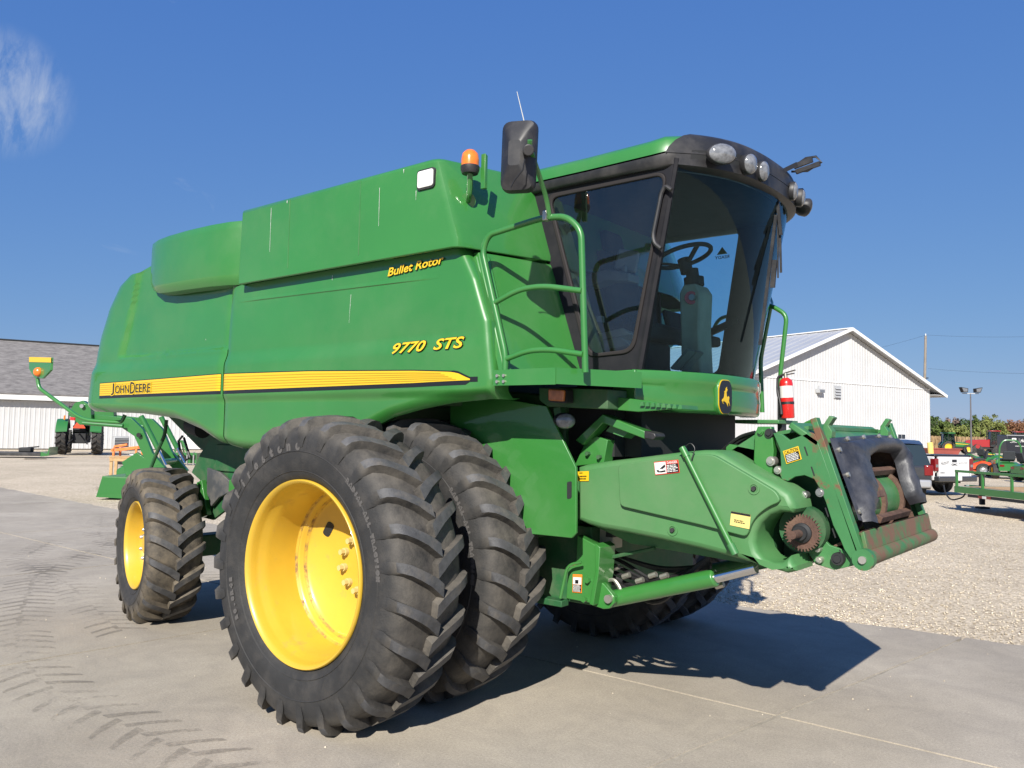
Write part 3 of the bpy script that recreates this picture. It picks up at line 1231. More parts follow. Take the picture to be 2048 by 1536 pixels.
fw = bpy.data.objects.new('front_wheel', None)
COL.objects.link(fw)
fw.parent = CB
fw.location = (0, -1.915, .9)
tm = tyre_mesh(.945, .265, .553, .228, .050, 27, .16, .060)
ty = part(tm, 'tyre', 'rubber', fw, smooth=45)
worn(ty, tm)
rim = MB().lathe([(.556, -.226), (.556, -.240), (.549, -.246), (.537, -.240), (.524, -.215), (.521, -.185), (.515, -.165), (.502, -.135), (.492, -.10), (.488, .06), (.486, .10), (.477, .105), (.466, .118), (.455, .150), (.43, .172), (.30, .222), (.22, .244), (.06, .25), (.0, .25)], (0, 0, 0), (0, 1, 0), 96)
rim.lathe([(.556, -.226), (.545, -.20), (.53, -.17), (.53, .2), (.556, .226)], (0, 0, 0), (0, 1, 0), 96)
rm = part(rim, 'rim', 'yellow', fw, smooth=50)
part(MB().lathe([(.4885, .088), (.482, .0985), (.4755, .1035)], (0, 0, 0), (0, 1, 0), 96), 'weld_seam', 'rim_weld', fw, smooth=60)
part(MB().lathe([(.458, .1385), (.4535, .1475), (.446, .1555)], (0, 0, 0), (0, 1, 0), 96), 'weld_seam', 'rim_weld', fw, smooth=60)
bm_ = bolt_mesh(.019, .055)
b0 = None
for k in range(10):
    a = 2 * math.pi * (k + .35) / 10
    if b0 is None:
        b0 = part(bm_, 'wheel_bolt', 'bolt_yellow', fw, smooth=30)
        o = b0
    else:
        o = dup(b0, fw)
    o.location = (.165 * math.cos(a), .246, .165 * math.sin(a))
for a in (145, 325):
    ca, sa = math.cos(R(a)), math.sin(R(a))
    def rd(r_, t_):
        return (r_ * ca - t_ * sa, r_ * sa + t_ * ca)
    ol = fillet2([(-.055, -.026), (.055, -.026), (.055, .026), (-.055, .026)], .024)
    vs = []
    for p, q in ol:
        r_, t_ = .35 + q * 1.0, p
        x, z = rd(r_, t_)
        y = interp(r_, [.30, .43], [.222, .172]) - .003
        vs.append((x, y, z))
    part(MB().add(vs, [tuple(range(len(vs)))]), 'hand_hole', 'dark', fw, smooth=0)
part(MB().cyl((.1, .16, -.40), (.1, .11, -.41), .008, 8), 'valve_stem', 'rust', fw)
yl = -.2695
ring_text('Firestone', .735, yl, R(118), .075, .118, M['letter'], fw)
ring_text('RADIAL ALL TRACTION', .72, yl, R(28), .03, .045, M['letter'], fw)
ring_text('20.8R42', .66, yl, R(200), .04, .06, M['letter'], fw)
inner = dup(fw, CB, (0, -1.155, .9), (0, R(9), 0))
dup(fw, CB, (0, 1.155, .9), (0, R(4), R(180)))
dup(fw, CB, (0, 1.915, .9), (0, R(13), R(180)))
# the far wheels keep the same rolling direction
for o in CB.children:
    if o.name.startswith('front_wheel') and o.location.y > 0:
        o.rotation_euler = (0, 0, 0)
        o.scale = (1, -1, 1)
        o.rotation_euler = (0, R(random.uniform(0, 16)), 0)
spc = MB().cyl((0, -1.60, .9), (0, -1.1, .9), .21, 24)
part(spc, 'dual_hub_spacer', 'yellow')

rw = bpy.data.objects.new('rear_wheel', None)
COL.objects.link(rw)
rw.parent = CB
rw.location = (-3.26, -1.30, .675)
rw.rotation_euler = (0, 0, R(-13.5))
tm = tyre_mesh(.70, .235, .392, .19, .045, 21, .22, .060, 72)
worn(part(tm, 'tyre', 'rubber_mud', rw, smooth=45), tm)
rim = MB().lathe([(.395, -.188), (.395, -.200), (.388, -.206), (.378, -.198), (.366, -.17), (.36, -.13), (.348, -.09), (.345, -.03), (.335, -.02), (.31, -.03), (.24, -.06), (.10, -.065), (.0, -.065)], (0, 0, 0), (0, 1, 0), 72)
part(rim, 'rim', 'yellow', rw, smooth=50)
b1 = None
bm2 = MB().cyl((0, 0, 0), (0, -.035, 0), .026, 12)
bm2.tube([(0, -.03, 0), (0, -.055, 0), (0, -.065, 0)], [.019, .017, .009], 8)
for k in range(8):
    a = 2 * math.pi * (k + .5) / 8
    if b1 is None:
        b1 = part(bm2, 'wheel_bolt', 'zinc', rw, smooth=40)
        o = b1
    else:
        o = dup(b1, rw)
    o.location = (.14 * math.cos(a), -.064, .14 * math.sin(a))
part(MB().cyl((0, -.06, 0), (0, -.12, 0), .085, 20), 'hub', 'yellow', rw, bevel=.008)
o = dup(rw, CB, (-3.26, 1.30, .675), (0, 0, R(-13.5)))
o.scale = (1, -1, 1)


# ---- cab
def ring_poly(outer, inner, n=72):
    """two loops resampled by angle about the inner centre"""
    c = Vector((sum(p[0] for p in inner) / len(inner), sum(p[1] for p in inner) / len(inner)))
    def hit(poly, a):
        d = Vector((math.cos(a), math.sin(a)))
        best = 0
        for i in range(len(poly)):
            p, q = Vector(poly[i]) - c, Vector(poly[(i + 1) % len(poly)]) - c
            e = q - p
            den = d.x * e.y - d.y * e.x
            if abs(den) < 1e-12:
                continue
            t = (p.x * e.y - p.y * e.x) / den
            s = (p.x * d.y - p.y * d.x) / den
            if t > 0 and -1e-9 <= s <= 1 + 1e-9:
                best = max(best, t)
        return c + d * best
    angs = [2 * math.pi * k / n for k in range(n)]
    for poly in (outer, inner):
        for p in poly:
            angs.append(math.atan2(p[1] - c.y, p[0] - c.x) % (2 * math.pi))
    angs = sorted(set(round(a, 5) for a in angs))
    return [hit(outer, a) for a in angs], [hit(inner, a) for a in angs]


def ring_prism(outer, inner, yo, yi, lean=0, zref=2.75):
    """frame round an opening, lying in the XZ plane, with outward lean per metre of height"""
    A, B = ring_poly(outer, inner)
    n = len(A)
    m = MB()
    f = lambda p, y: (p.x, y - lean * (p.y - zref), p.y)
    vs = [f(p, yo) for p in A] + [f(p, yo) for p in B] + [f(p, yi) for p in A] + [f(p, yi) for p in B]
    fs = []
    for i in range(n):
        j = (i + 1) % n
        fs += [(i, j, n + j, n + i), (2 * n + i, 3 * n + i, 3 * n + j, 2 * n + j), (i, 2 * n + i, 2 * n + j, j), (n + i, n + j, 3 * n + j, 3 * n + i)]
    return m.add(vs, fs)


LEAN = .03
outer = [(.685, 3.40), (1.775, 3.40), (1.765, 3.33), (1.535, 2.12), (1.085, 2.12)]
win = fillet2([(0.833,3.344),(1.739,3.337),(1.499,2.257),(1.148,2.241)], .085, 6)
wini = fillet2([(0.867,3.315),(1.719,3.316),(1.478,2.282),(1.178,2.265)], .075, 6)
outer_l = [(.60, 3.40), (1.775, 3.40), (1.765, 3.33), (1.535, 2.12), (.72, 2.12)]
win_l = fillet2([(.68, 3.395), (1.45, 3.395), (1.285, 2.235), (.76, 2.235)], .085, 6)
wini_l = fillet2([(.70, 3.378), (1.43, 3.378), (1.27, 2.255), (.78, 2.255)], .075, 6)
for s, ou, wo, wi in ((1, outer, win, wini), (-1, outer_l, win_l, wini_l)):
    m = ring_prism(ou, wo, -.86, -.80, LEAN)
    part(m if s > 0 else m.mirror_y(), 'side_frame', 'blackp', bevel=.006)
    m = ring_prism(wo, wi, -.872, -.845, LEAN)
    part(m if s > 0 else m.mirror_y(), 'window_seal', 'seal', bevel=.006)
    A, B = ring_poly(wo, wi)
    m = MB().add([(p.x, -.858 - LEAN * (p.y - 2.75), p.y) for p in B], [tuple(range(len(B)))])
    part(m if s > 0 else m.mirror_y(), 'side_window', 'sideglass', smooth=0)

# windshield: an arc in plan, leaning forward at the top
def ws(y, z, o=0):
    t = (z - 2.13) / 1.21
    xc = lerp(1.785, 2.03, t) + o
    half = lerp(.835, .86, t)
    return (xc - .265 * (abs(y) / half) ** 2.1, y, z)
rows = []
for j in range(13):
    z = lerp(2.12, 3.41, j / 12)
    half = lerp(.825, .852, j / 12)
    rows.append([ws(lerp(-half, half, k / 40), z) for k in range(41)])
part(MB().grid(rows), 'windshield', 'windshield', smooth=60)
for s in (-1, 1):
    pth = [ws(s * lerp(.832, .858, j / 8), lerp(2.11, 3.41, j / 8)) for j in range(9)]
    part(MB().tube(pth, .021, 6), 'front_pillar', 'blackp')

# door grab handle
part(MB().tube(fillet([(1.773,-0.9,3.209),(1.733,-0.9,3.243),(1.707,-0.9,3.205),(1.652,-0.9,2.956),(1.663,-0.9,2.903),(1.707,-0.9,2.867)], .03), .013, 8), 'door_handle', 'black')
# rear wall and trim
rwv = MB()
rwv.slab([(.70, -.80, 3.40), (1.10, -.80, 2.12), (1.10, .45, 2.12), (.70, .45, 3.40)], (-.06, 0, -.02))
part(rwv, 'cab_rear_wall', 'dark')
rt = MB().slab([(.79, -.79, 3.2), (1.11, -.79, 2.2), (1.11, -.60, 2.2), (.79, -.60, 3.2)], (.04, 0, .01))
part(rt, 'cab_trim', 'beige', bevel=.01)
part(MB().prism([(1.05, -.80), (1.52, -.80), (1.70, -.5), (1.77, 0), (1.70, .5), (1.52, .8), (1.05, .8)], 'Z', 2.05, 2.13), 'cab_floor', 'dark')
part(MB().prism([(.66, -.84), (1.72, -.84), (1.90, -.45), (1.95, 0), (1.90, .45), (1.72, .84), (.66, .84)], 'Z', 3.385, 3.405), 'headliner', 'seat')

# green nose below the windshield
rows = []
for (dz, o, hw) in ((2.155, -.02, .86), (2.155, .045, .885), (2.14, .055, .89), (2.08, .058, .89), (2.06, .047, .885), (1.99, .055, .885), (1.915, .048, .88), (1.90, .03, .875), (1.90, -.1, .86)):
    row = []
    for k in range(49):
        y = lerp(-hw, hw, k / 48)
        xx_ = 1.785 + o - .30 * (abs(y) / .86) ** 2.2
        zz = dz
        if dz < 2.0 and y < -.55:
            zz = dz + .05 * sstep(-.55, -.88, y)
        row.append((xx_, y, zz))
    rows.append(row)
ns = MB().grid(rows)
for s in (1, -1):
    q = MB().prism([(1.37, 2.0), (1.37, 2.15), (1.53, 2.153), (1.53, 1.93)], 'Y', -.885, -.85)
    if s < 0:
        q = q.mirror_y()
    ns.add(q.v, q.f)
part(ns, 'nose_panel', 'green', smooth=35, bevel=.006)

# emblem: bevelled block with a leaping deer
eo = [(-.075, -.065), (-.075, .065), (-.045, .115), (.045, .115), (.075, .065), (.075, -.065), (.045, -.115), (-.045, -.115)]
emb = part(MB().prism(fillet2(eo, .02), 'X', -.06, .03), 'emblem_block', 'green', bevel=.006)
part(MB().prism(fillet2([(y * .93, z * .95) for y, z in eo], .02), 'X', .028, .034), 'emblem_plate', 'decal_y', emb)
part(MB().prism(fillet2([(y * .87, z * .91) for y, z in eo], .02), 'X', .033, .038), 'emblem_field', 'decal_k', emb)
deer = [(610, 650), (580, 600), (555, 588), (545, 575), (530, 600), (548, 620), (535, 615), (518, 580), (525, 560), (545, 545), (558, 520), (560, 470), (553, 462), (562, 450), (575, 445), (577, 425), (567, 410), (577, 412), (583, 425), (592, 395), (590, 425), (603, 420), (598, 440), (592, 455), (585, 462), (588, 490), (592, 515), (605, 525), (618, 535), (622, 515), (632, 530), (630, 545), (625, 570), (632, 600), (640, 640), (628, 615), (608, 598)]
dp = [((x - 582) / 200 * .135, -(y - 525) / 380 * .185) for x, y in deer]
part(MB().prism(dp, 'X', .037, .041), 'emblem_deer', 'decal_y', emb)
emb.location = (1.80, -.27, 2.01)
emb.rotation_euler = (0, 0, R(-11))

# roof: green cap and black visor with lamp pockets
def plan(front, side, rear, n=40):
    """half outline from right rear round the front to left rear"""
    out = [(rear, -side), (lerp(rear, front - .35, .5), -side - .004), (front - .42, -side)]
    for k in range(n + 1):
        y = lerp(-side + .01, side - .01, k / n)
        out.append((front - .30 * (abs(y) / side) ** 3.0 - .03 * (y / side) ** 2, y))
    out += [(front - .42, side), (lerp(rear, front - .35, .5), side + .004), (rear, side)]
    return out
def ring_at(front, side, rear, zf, zr, zcurve=0):
    pl_ = plan(front, side, rear)
    o = []
    for x, y in pl_:
        t = sstep(1.45, 1.95, x)
        o.append((x, y, lerp(zr, zf, t) - zcurve * (abs(y) / side) ** 3 * t))
    return o
vis = MB()
vis.grid([ring_at(1.92, .80, .70, 3.405, 3.385), ring_at(1.99, .865, .69, 3.35, 3.366), ring_at(2.03, .90, .68, 3.345, 3.366), ring_at(2.065, .915, .68, 3.37, 3.38), ring_at(2.07, .917, .68, 3.448, 3.425), ring_at(2.04, .89, .68, 3.455, 3.432)])
part(vis, 'roof_visor', 'black', smooth=45)
rf = MB()
rows = [ring_at(2.06, .914, .665, 3.46, 3.437), ring_at(2.055, .911, .66, 3.535, 3.495), ring_at(2.035, .885, .665, 3.572, 3.528), ring_at(1.9, .74, .69, 3.595, 3.552), ring_at(1.5, .3, .85, 3.598, 3.565)]
rf.grid(rows)
last = rows[-1]
rf.add(last, [tuple(range(len(last)))])
rf.add([rows[0][0], rows[1][0], rows[2][0], rows[3][0], rows[4][0], rows[4][-1], rows[3][-1], rows[2][-1], rows[1][-1], rows[0][-1]], [tuple(range(10))])
part(rf, 'cab_roof', 'green', smooth=50)
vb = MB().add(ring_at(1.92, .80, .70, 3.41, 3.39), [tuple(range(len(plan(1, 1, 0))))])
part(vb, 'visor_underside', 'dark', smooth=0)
# black forward section over the lamps
def brow_ring(front, side, z, frac):
    o = []
    for k in range(41):
        y = lerp(-side * frac, side * frac, k / 40)
        o.append((front - .30 * (abs(y) / side) ** 3.0 - .03 * (y / side) ** 2, y, z - .012 * (abs(y) / side) ** 2))
    return o
bf = MB()
rows = [brow_ring(2.072, .921, 3.45, 1.0), brow_ring(2.071, .921, 3.485, .985), brow_ring(2.066, .919, 3.53, .95), brow_ring(2.053, .914, 3.565, .90), brow_ring(2.015, .89, 3.592, .84), brow_ring(1.95, .82, 3.606, .74)]
bf.grid(rows)
part(bf, 'visor_brow', 'black', smooth=50)
# dark pockets that the lamps sit in
for s in (-1, 1):
    pk = MB()
    rows = []
    for d_, z0, z1 in ((.004, 3.335, 3.475), (.006, 3.345, 3.465)):
        row = []
        for k in range(15):
            y = s * lerp(.20, .80, k / 14)
            x = 2.07 + d_ - .30 * (abs(y) / .917) ** 3 - .03 * (y / .917) ** 2
            row.append((x, y, y))
        rows.append(row)
    r0, r1 = rows
    lo_r = [(p[0] - .012, p[1], 3.368 + .03 * abs(k / 14 - .5)) for k, p in enumerate(r0)]
    hi_r = [(p[0] + .002, p[1], 3.488 - .05 * abs(k / 14 - .5)) for k, p in enumerate(r0)]
    pk.grid([lo_r, hi_r])
    part(pk, 'lamp_pocket', 'dark', smooth=40)

def lamp(c, d, ra_, rb_, name='work_lamp', depth=.09, parent=None):
    """oval lamp facing d"""
    c, d = Vector(c), Vector(d).normalized()
    s = d.cross(Vector((0, 0, 1))).normalized()
    u = s.cross(d)
    def ring(k, off_):
        return [c + d * off_ + s * (ra_ * k * math.cos(2 * math.pi * i / 28)) + u * (rb_ * k * math.sin(2 * math.pi * i / 28)) for i in range(28)]
    h = MB().grid([ring(.6, -depth), ring(1.0, -depth * .45), ring(1.06, .0), ring(1.0, .006)], True)
    h.add(ring(.6, -depth), [tuple(range(28))])
    o = part(h, name, 'black', parent or CB, smooth=50)
    l = MB().grid([ring(1.0, .0), ring(.95, .010), ring(.6, .022), ring(.2, .026), ring(.01, .027)], True)
    part(l, 'lens', 'lens', o, smooth=70)
    return o


for s in (-1, 1):
    lamp((2.01, .715 * s, 3.432), (.75, .62 * s, -.10), .088, .060)
    lamp((2.068, .445 * s, 3.432), (.93, .30 * s, -.10), .058, .062)
    lamp((2.080, .265 * s, 3.432), (.97, .20 * s, -.10), .052, .062)
    # pocket behind the lamps
# folding marker bracket on the visor
fb = MB()
fb.bar((2.026,0.15,3.542), (2.092,0.25,3.607), .05, .03)
fb.tube([(2.057,0.3,3.61), (2.149,0.3,3.658), (2.216,0.3,3.655), (2.253,0.3,3.61), (2.159,0.3,3.566), (2.05,0.3,3.583)], .008, 6)
fb.bar((2.067,0.3,3.615), (2.193,0.3,3.639), .02, .035)
fb.bar((2.081,0.3,3.574), (2.243,0.3,3.602), .02, .03)
part(fb, 'marker_bracket', 'black')
# wiper
wp = MB()
wp.bar((2.007,0.12,3.479), (2.044,0.12,3.106), .012, .02)
wp.bar((2.016,0.14,3.482), (2.016,0.14,2.823), .006, .010)
wp.bar((2.027,0.14,3.249), (2.036,0.14,2.857), .010, .014)
wp.bar((2.018,0.1,3.241), (1.908,0.1,2.374), .012, .02)
wp.bar((2.003,0.12,2.942), (1.986,0.12,2.758), .02, .03)
part(wp, 'wiper', 'black')

# ---- cab interior
sx, sy_, sz_ = 1.39, 0.0, 3.02
wl = MB()
nrm = Vector((-.30, 0, 1)).normalized()
e1 = Vector((0, 1, 0))
e2 = nrm.cross(e1)
circ = [Vector((sx, 0, sz_)) + (e1 * math.cos(2 * math.pi * k / 36) + e2 * math.sin(2 * math.pi * k / 36)) * .195 for k in range(37)]
wl.tube(circ, .016, 8, cap=False)
for a in (90, 210, 330):
    p = Vector((sx, 0, sz_)) + (e1 * math.sin(R(a)) * .19 - e2 * math.cos(R(a)) * .19)
    wl.bar(p, Vector((sx + .02, 0, sz_ - .07)), .03, .014)
wl.cyl((sx + .03, 0, sz_ - .12), (sx + .0, 0, sz_ - .02), .045, 12)
part(wl, 'steering_wheel', 'dark')
scn = MB().cyl((1.50, 0, 2.62), (1.455, 0, 2.92), .045, 12)
scn.cyl((1.475, 0, 2.80), (1.47, 0, 2.86), .07, 12)
part(scn, 'steering_column', 'dark')
ped = MB().prism([(1.43, 2.13), (1.58, 2.13), (1.56, 2.48), (1.57, 2.74), (1.53, 2.80), (1.44, 2.80), (1.41, 2.74), (1.42, 2.48)], 'Y', -.10, .10)
po = part(ped, 'column_pedestal', 'beige', bevel=.015)
part(MB().cyl((1.50, -.10, 2.70), (1.51, -.115, 2.70), .045, 16), 'ignition_ring', 'red', po)
part(MB().cyl((1.52, -.10, 2.70), (1.52, -.13, 2.70), .022, 12), 'ignition_switch', 'steel', po)
for y in (-.22, -.34):
    pd = MB()
    pd.slab([(1.50, y - .05, 2.20), (1.62, y - .05, 2.32), (1.62, y + .05, 2.32), (1.50, y + .05, 2.20)], (.012, 0, -.012))
    part(pd, 'pedal', 'grey')
se = MB()
se.box(.98, 1.30, -.28, .24, 2.42, 2.54)
se.slab([(1.02, -.27, 2.5), (.86, -.25, 3.1), (.86, .21, 3.1), (1.02, .23, 2.5)], (-.09, 0, -.02))
se.slab([(.86, -.15, 3.1), (.82, -.13, 3.28), (.82, .11, 3.28), (.86, .13, 3.1)], (-.07, 0, -.01))
se.box(1.02, 1.22, -.2, .16, 2.13, 2.42)
part(se, 'operator_seat', 'seat', bevel=.04, seg=3)
sb = MB().box(1.12, 1.36, .36, .70, 2.44, 2.52)
sb.slab([(1.12, .36, 2.5), (1.06, .36, 2.72), (1.06, .70, 2.72), (1.12, .70, 2.5)], (-.05, 0, 0))
sb.box(1.16, 1.30, .42, .62, 2.13, 2.45)
part(sb, 'trainer_seat', 'seat', bevel=.03)
cn = MB().prism([(0.812,2.846),(0.987,2.88),(1.069,2.885),(1.235,2.843),(1.236,2.785),(1.057,2.81),(0.968,2.787),(0.813,2.774)], 'Y', -.48, -.34)
part(cn, 'armrest_console', 'grey', bevel=.01)
mo = MB().slab([(1.115,-0.42,3.036), (1.253,-0.38,3.005), (1.227,-0.38,2.861), (1.076,-0.42,2.898)], (-.02, .05, 0))
mo.bar((1.136,-0.4,2.885), (1.149,-0.4,2.828), .04, .05)
mo.bar((1.18,-0.44,2.907), (1.181,-0.44,2.856), .03, .03)
part(mo, 'monitor', 'grey', bevel=.012)
hc = MB()
hc.slab([(0.882,-0.5,2.371), (1.183,-0.5,2.416), (1.269,-0.5,2.351), (0.945,-0.5,2.32)], (0, .25, -.03))
hc.slab([(0.943,-0.5,2.437), (1.202,-0.5,2.472), (1.268,-0.5,2.424), (0.985,-0.5,2.394)], (0, .2, -.02))
part(hc, 'side_console', 'beige', bevel=.01)
for q in range(5):
    x = 1.16 + q * .05
    lv = MB().cyl((x, -.42, 2.44), (x + .01, -.43, 2.53), .008, 6)
    lv.ball((x + .01, -.43, 2.55), .02)
    part(lv, 'control_lever', 'dark')
part(MB().slab([(1.027,-0.55,2.557), (1.083,-0.55,2.552), (1.084,-0.55,2.508), (1.028,-0.55,2.519)], (0, .01, 0)), 'paper_tag', 'decal_w')
vb_ = MB().bar((1.0, .80, 2.50), (1.45, .80, 2.66), .04, .05)
part(vb_, 'door_pull', 'dark')
lettering('window_sticker', 'READY', 'decal_k', (1.345, .862, 3.17), (-1, 0, 0), (0, 0, 1), .12, .024, 0, .02, CB)
tri = MB().prism([(1.24, 3.205), (1.33, 3.205), (1.285, 3.265)], 'Y', .862, .865)
part(tri, 'sticker_mark', 'green')


# ---- wall between body and cab, platform, railing
def quad(mb, pts, off_):
    return mb.slab(pts, off_)
wl_ = MB()
wl_.slab([(.985, -1.46, 2.10), (1.13, -.80, 2.10), (.87, -.86, 2.875), (.70, -1.40, 2.885)], (-.05, 0, 0))
part(wl_, 'front_bulkhead', 'green', bevel=.008)
tf = MB()
tf.slab([(.96, -1.45, 2.12), (1.0, -1.37, 2.12), (.74, -1.33, 2.86), (.69, -1.41, 2.86)], (-.03, 0, 0))
part(tf, 'bulkhead_edge', 'green', bevel=.01)

plat = [(.93, -1.50), (1.385, -1.50), (1.64, -1.0), (1.56, -.86), (1.05, -.86), (.93, -1.3)]
pm = MB().prism(plat, 'Z', 2.095, 2.115)
part(pm, 'platform', 'green_dusty')
pf = MB()
for a, b in zip(plat[:2], plat[1:3]):
    d = (Vector((*b, 0)) - Vector((*a, 0))).normalized()
    n_ = Vector((d.y, -d.x, 0)) * .004
    pf.slab([(a[0], a[1], 2.033), (b[0], b[1], 2.030), (b[0], b[1], 2.125), (a[0], a[1], 2.125)], n_)
po = part(pf, 'platform_skirt', 'green', smooth=0)
bl = None
for x, z in ((.965, 2.09), (1.015, 2.09), (.965, 2.055), (1.015, 2.055)):
    bl = part(MB().cyl((x, -1.503, z), (x, -1.515, z), .010, 6), 'bolt', 'zinc', po)

rl = MB()
rr = .019
rl.tube(fillet([(.985, -1.46, 2.10), (.985, -1.46, 2.22), (.80, -1.475, 2.86), (.84, -1.47, 2.955), (1.24, -1.45, 3.005), (1.40, -1.44, 2.99), (1.495, -1.43, 2.90), (1.515, -1.40, 2.10)], .09, 7), rr, 10)
rl.tube(fillet([(.905, -1.47, 2.535), (1.08, -1.46, 2.60), (1.25, -1.45, 2.605), (1.505, -1.43, 2.555)], .15), rr * .9, 10)
rl.tube(fillet([(.985, -1.46, 2.19), (1.15, -1.455, 2.235), (1.3, -1.45, 2.235), (1.51, -1.42, 2.20)], .15), rr * .9, 10)
part(rl, 'platform_railing', 'green', smooth=60)

# mirror on its arm
mz = MB()
MY = -1.74
def mring(k, d):
    pts = fillet2([(-.098 * k, -.20 * k), (.098 * k, -.20 * k), (.104 * k, .20 * k), (-.096 * k, .20 * k)], .055 * k, 5)
    mc = Vector((1.285, MY, 3.275))
    rx = Vector((.94, .30, -.05)).normalized()
    uz = Vector((.02, .0, 1)).normalized()
    nn = rx.cross(uz).normalized()
    return [mc + rx * x + uz * z + nn * d for x, z in pts]
mz.grid([mring(.93, -.03), mring(1.0, -.02), mring(1.0, .0), mring(.96, .025), mring(.6, .06), mring(.35, .075)], True)
q = mring(.35, .075)
mz.add(q, [tuple(range(len(q)))])
mo = part(mz, 'mirror', 'black', smooth=40)
q = mring(.93, -.031)
part(MB().add(q, [tuple(range(len(q)))]), 'mirror_glass', 'chrome', mo, smooth=0)
ma = MB().tube(fillet([(1.29,-1.45,2.992), (1.299,-1.5,3.101), (1.335,-1.65,3.243), (1.408,-1.8,3.281), (1.423,-1.82,3.316)], .1), .014, 8)
part(MB().cyl((1.438,-1.85,3.25), (1.351,-1.74,3.299), .032, 12), 'mirror_joint', 'black', mo, bevel=.006)
part(ma, 'mirror_arm', 'green', mo)
part(MB().box(1.25, 1.28, -1.475, -1.43, 2.98, 3.04), 'mirror_clamp', 'zinc', mo, bevel=.006)
part(MB().tube([(1.399,-1.83,3.215),(1.387,-1.83,3.157),(1.333,-1.83,3.113),(1.307,-1.83,3.077)], .004, 5), 'mirror_cable', 'hose', mo)

# rotating beacon on the tank front
bc = Vector((.70, -1.44, 3.19))
bb = MB().tube(fillet([(0.615,-1.413,3.215), (0.66,-1.454,3.229), (0.68,-1.469,3.286), (0.7,-1.494,3.361)], .05), .018, 8)
bb.cyl((0.6,-1.397,3.221), (0.62,-1.419,3.213), .05, 16)
bo = part(bb, 'beacon_stand', 'green')
pb = Vector((0.7,-1.494,3.352))
part(MB().lathe([(.0, 0), (.05, 0), (.058, .02), (.06, .045), (.055, .05)], pb, (0, 0, 1), 20), 'beacon_base', 'black', bo)
part(MB().lathe([(.055, .048), (.056, .09), (.050, .125), (.03, .147), (.0, .152)], pb, (0, 0, 1), 20), 'beacon_dome', 'amber', bo, smooth=60)
part(MB().slab([pb + Vector((.045, .05, -.09)), pb + Vector((.045, .075, -.09)), pb + Vector((.045, .075, .12)), pb + Vector((.045, .05, .13))], (.035, .0, 0)), 'beacon_guard', 'green', bo, bevel=.003)
part(MB().tube([(0.68,-0.929,3.84), (0.68,-1.022,4.041)], [.004, .0022], 5), 'antenna', 'decal_w')
part(MB().tube([(.68, -.92, 3.48), (0.68,-0.929,3.84)], .004, 5), 'antenna_base', 'decal_w')

# under the platform: inner shield, beam, lamps
sh = MB().prism([(0.457,2.004),(1.011,1.927),(1.24,1.554),(1.247,1.162),(1.214,1.129),(0.91,1.125),(0.209,1.156),(0.182,2.008)], 'Y', -1.08, -1.06)
sh_o = part(sh, 'inner_side_shield', 'green', bevel=.004)
part(MB().prism(fillet2([(1.177,1.464),(1.211,1.471),(1.212,1.369),(1.179,1.361)], .01), 'Y', -1.083, -1.075), 'latch_slot', 'dark', sh_o)
bmx = MB().prism([(0.98,2.041),(1.483,2.022),(1.485,1.905),(1.048,1.922),(0.982,1.963)], 'Y', -1.12, -.9)
part(bmx, 'platform_beam', 'green_shaded', bevel=.006)
al = MB().prism(fillet2([(1.113,2.031),(1.246,2.023),(1.248,1.939),(1.115,1.946)], .012), 'Y', -1.2, -1.13)
alo = part(al, 'marker_lamp', 'black')
part(MB().prism(fillet2([(1.128,2.024),(1.243,2.016),(1.24,1.948),(1.129,1.955)], .01), 'Y', -1.225, -1.2), 'amber_lens', 'amber_old', alo, bevel=.006)
lamp((1.207,-1.15,1.833), (.78, -.6, -.12), .062, .046, 'low_work_lamp', .12)
part(MB().bar((1.085,-1.05,1.918), (1.114,-1.05,1.81), .05, .05), 'lamp_bracket', 'green_shaded')
# left-hand part of nose underside, steps and lever
stp = MB().prism([(1.389,1.91),(1.451,1.985),(1.686,1.956),(1.832,1.926),(1.832,1.906),(1.62,1.892)], 'Y', -1.0, -.97)
stp.prism([(1.451,1.985),(1.483,1.982),(1.47,1.916),(1.389,1.91)], 'Y', -1.0, -.88)
so_ = part(stp, 'step_bracket', 'green', bevel=.004)
tread = MB()
for k in range(8):
    p = Vector(lerp(np.array((1.654,-0.97,1.945)), np.array((1.899,-0.97,1.926)), k / 7))
    tread.prism([(p.x - .014, p.z - .018), (p.x + .014, p.z - .018), (p.x + .010, p.z + .004), (p.x - .004, p.z + .006)], 'Y', -1.02, -.82)
part(tread, 'step_tread', 'green_dusty', so_)
lev = MB().slab([(1.14,-0.95,1.718), (1.341,-0.95,1.881), (1.638,-0.95,1.781), (1.638,-0.95,1.734), (1.342,-0.95,1.826), (1.197,-0.95,1.689)], (0, .1, 0))
lo = part(lev, 'reverser_lever', 'green', bevel=.006)
part(MB().slab([(1.637,-0.96,1.784), (1.706,-0.96,1.77), (1.716,-0.96,1.75), (1.697,-0.96,1.73), (1.637,-0.96,1.737)], (0, .12, 0)), 'lever_grip', 'black', lo, bevel=.006)
part(MB().slab([(1.336,-0.9,1.778), (1.372,-0.9,1.815), (1.513,-0.9,1.786), (1.458,-0.9,1.743)], (0, .1, -.01)), 'lever_plate', 'green_dusty', lo)
ub = MB().prism([(1.103,1.553),(1.176,1.694),(1.265,1.746),(1.349,1.723),(1.322,1.581)], 'Y', -.90, -.80)
ubo = part(ub, 'axle_bracket', 'green', bevel=.004)
for a in [(1.213,-0.9,1.636),(1.298,-0.9,1.617)]:
    a = Vector(a)
    part(MB().cyl(a, a + Vector((0, -.03, 0)), .014, 6), 'bolt', 'green_shaded', ubo)
dkb = MB().box(.92, 1.35, -.82, .82, 1.62, 2.06)  # near-black bulk added under the cab, its colour standing for the shade
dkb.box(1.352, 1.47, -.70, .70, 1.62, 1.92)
part(dkb, 'undercab_shade_block', 'dark')
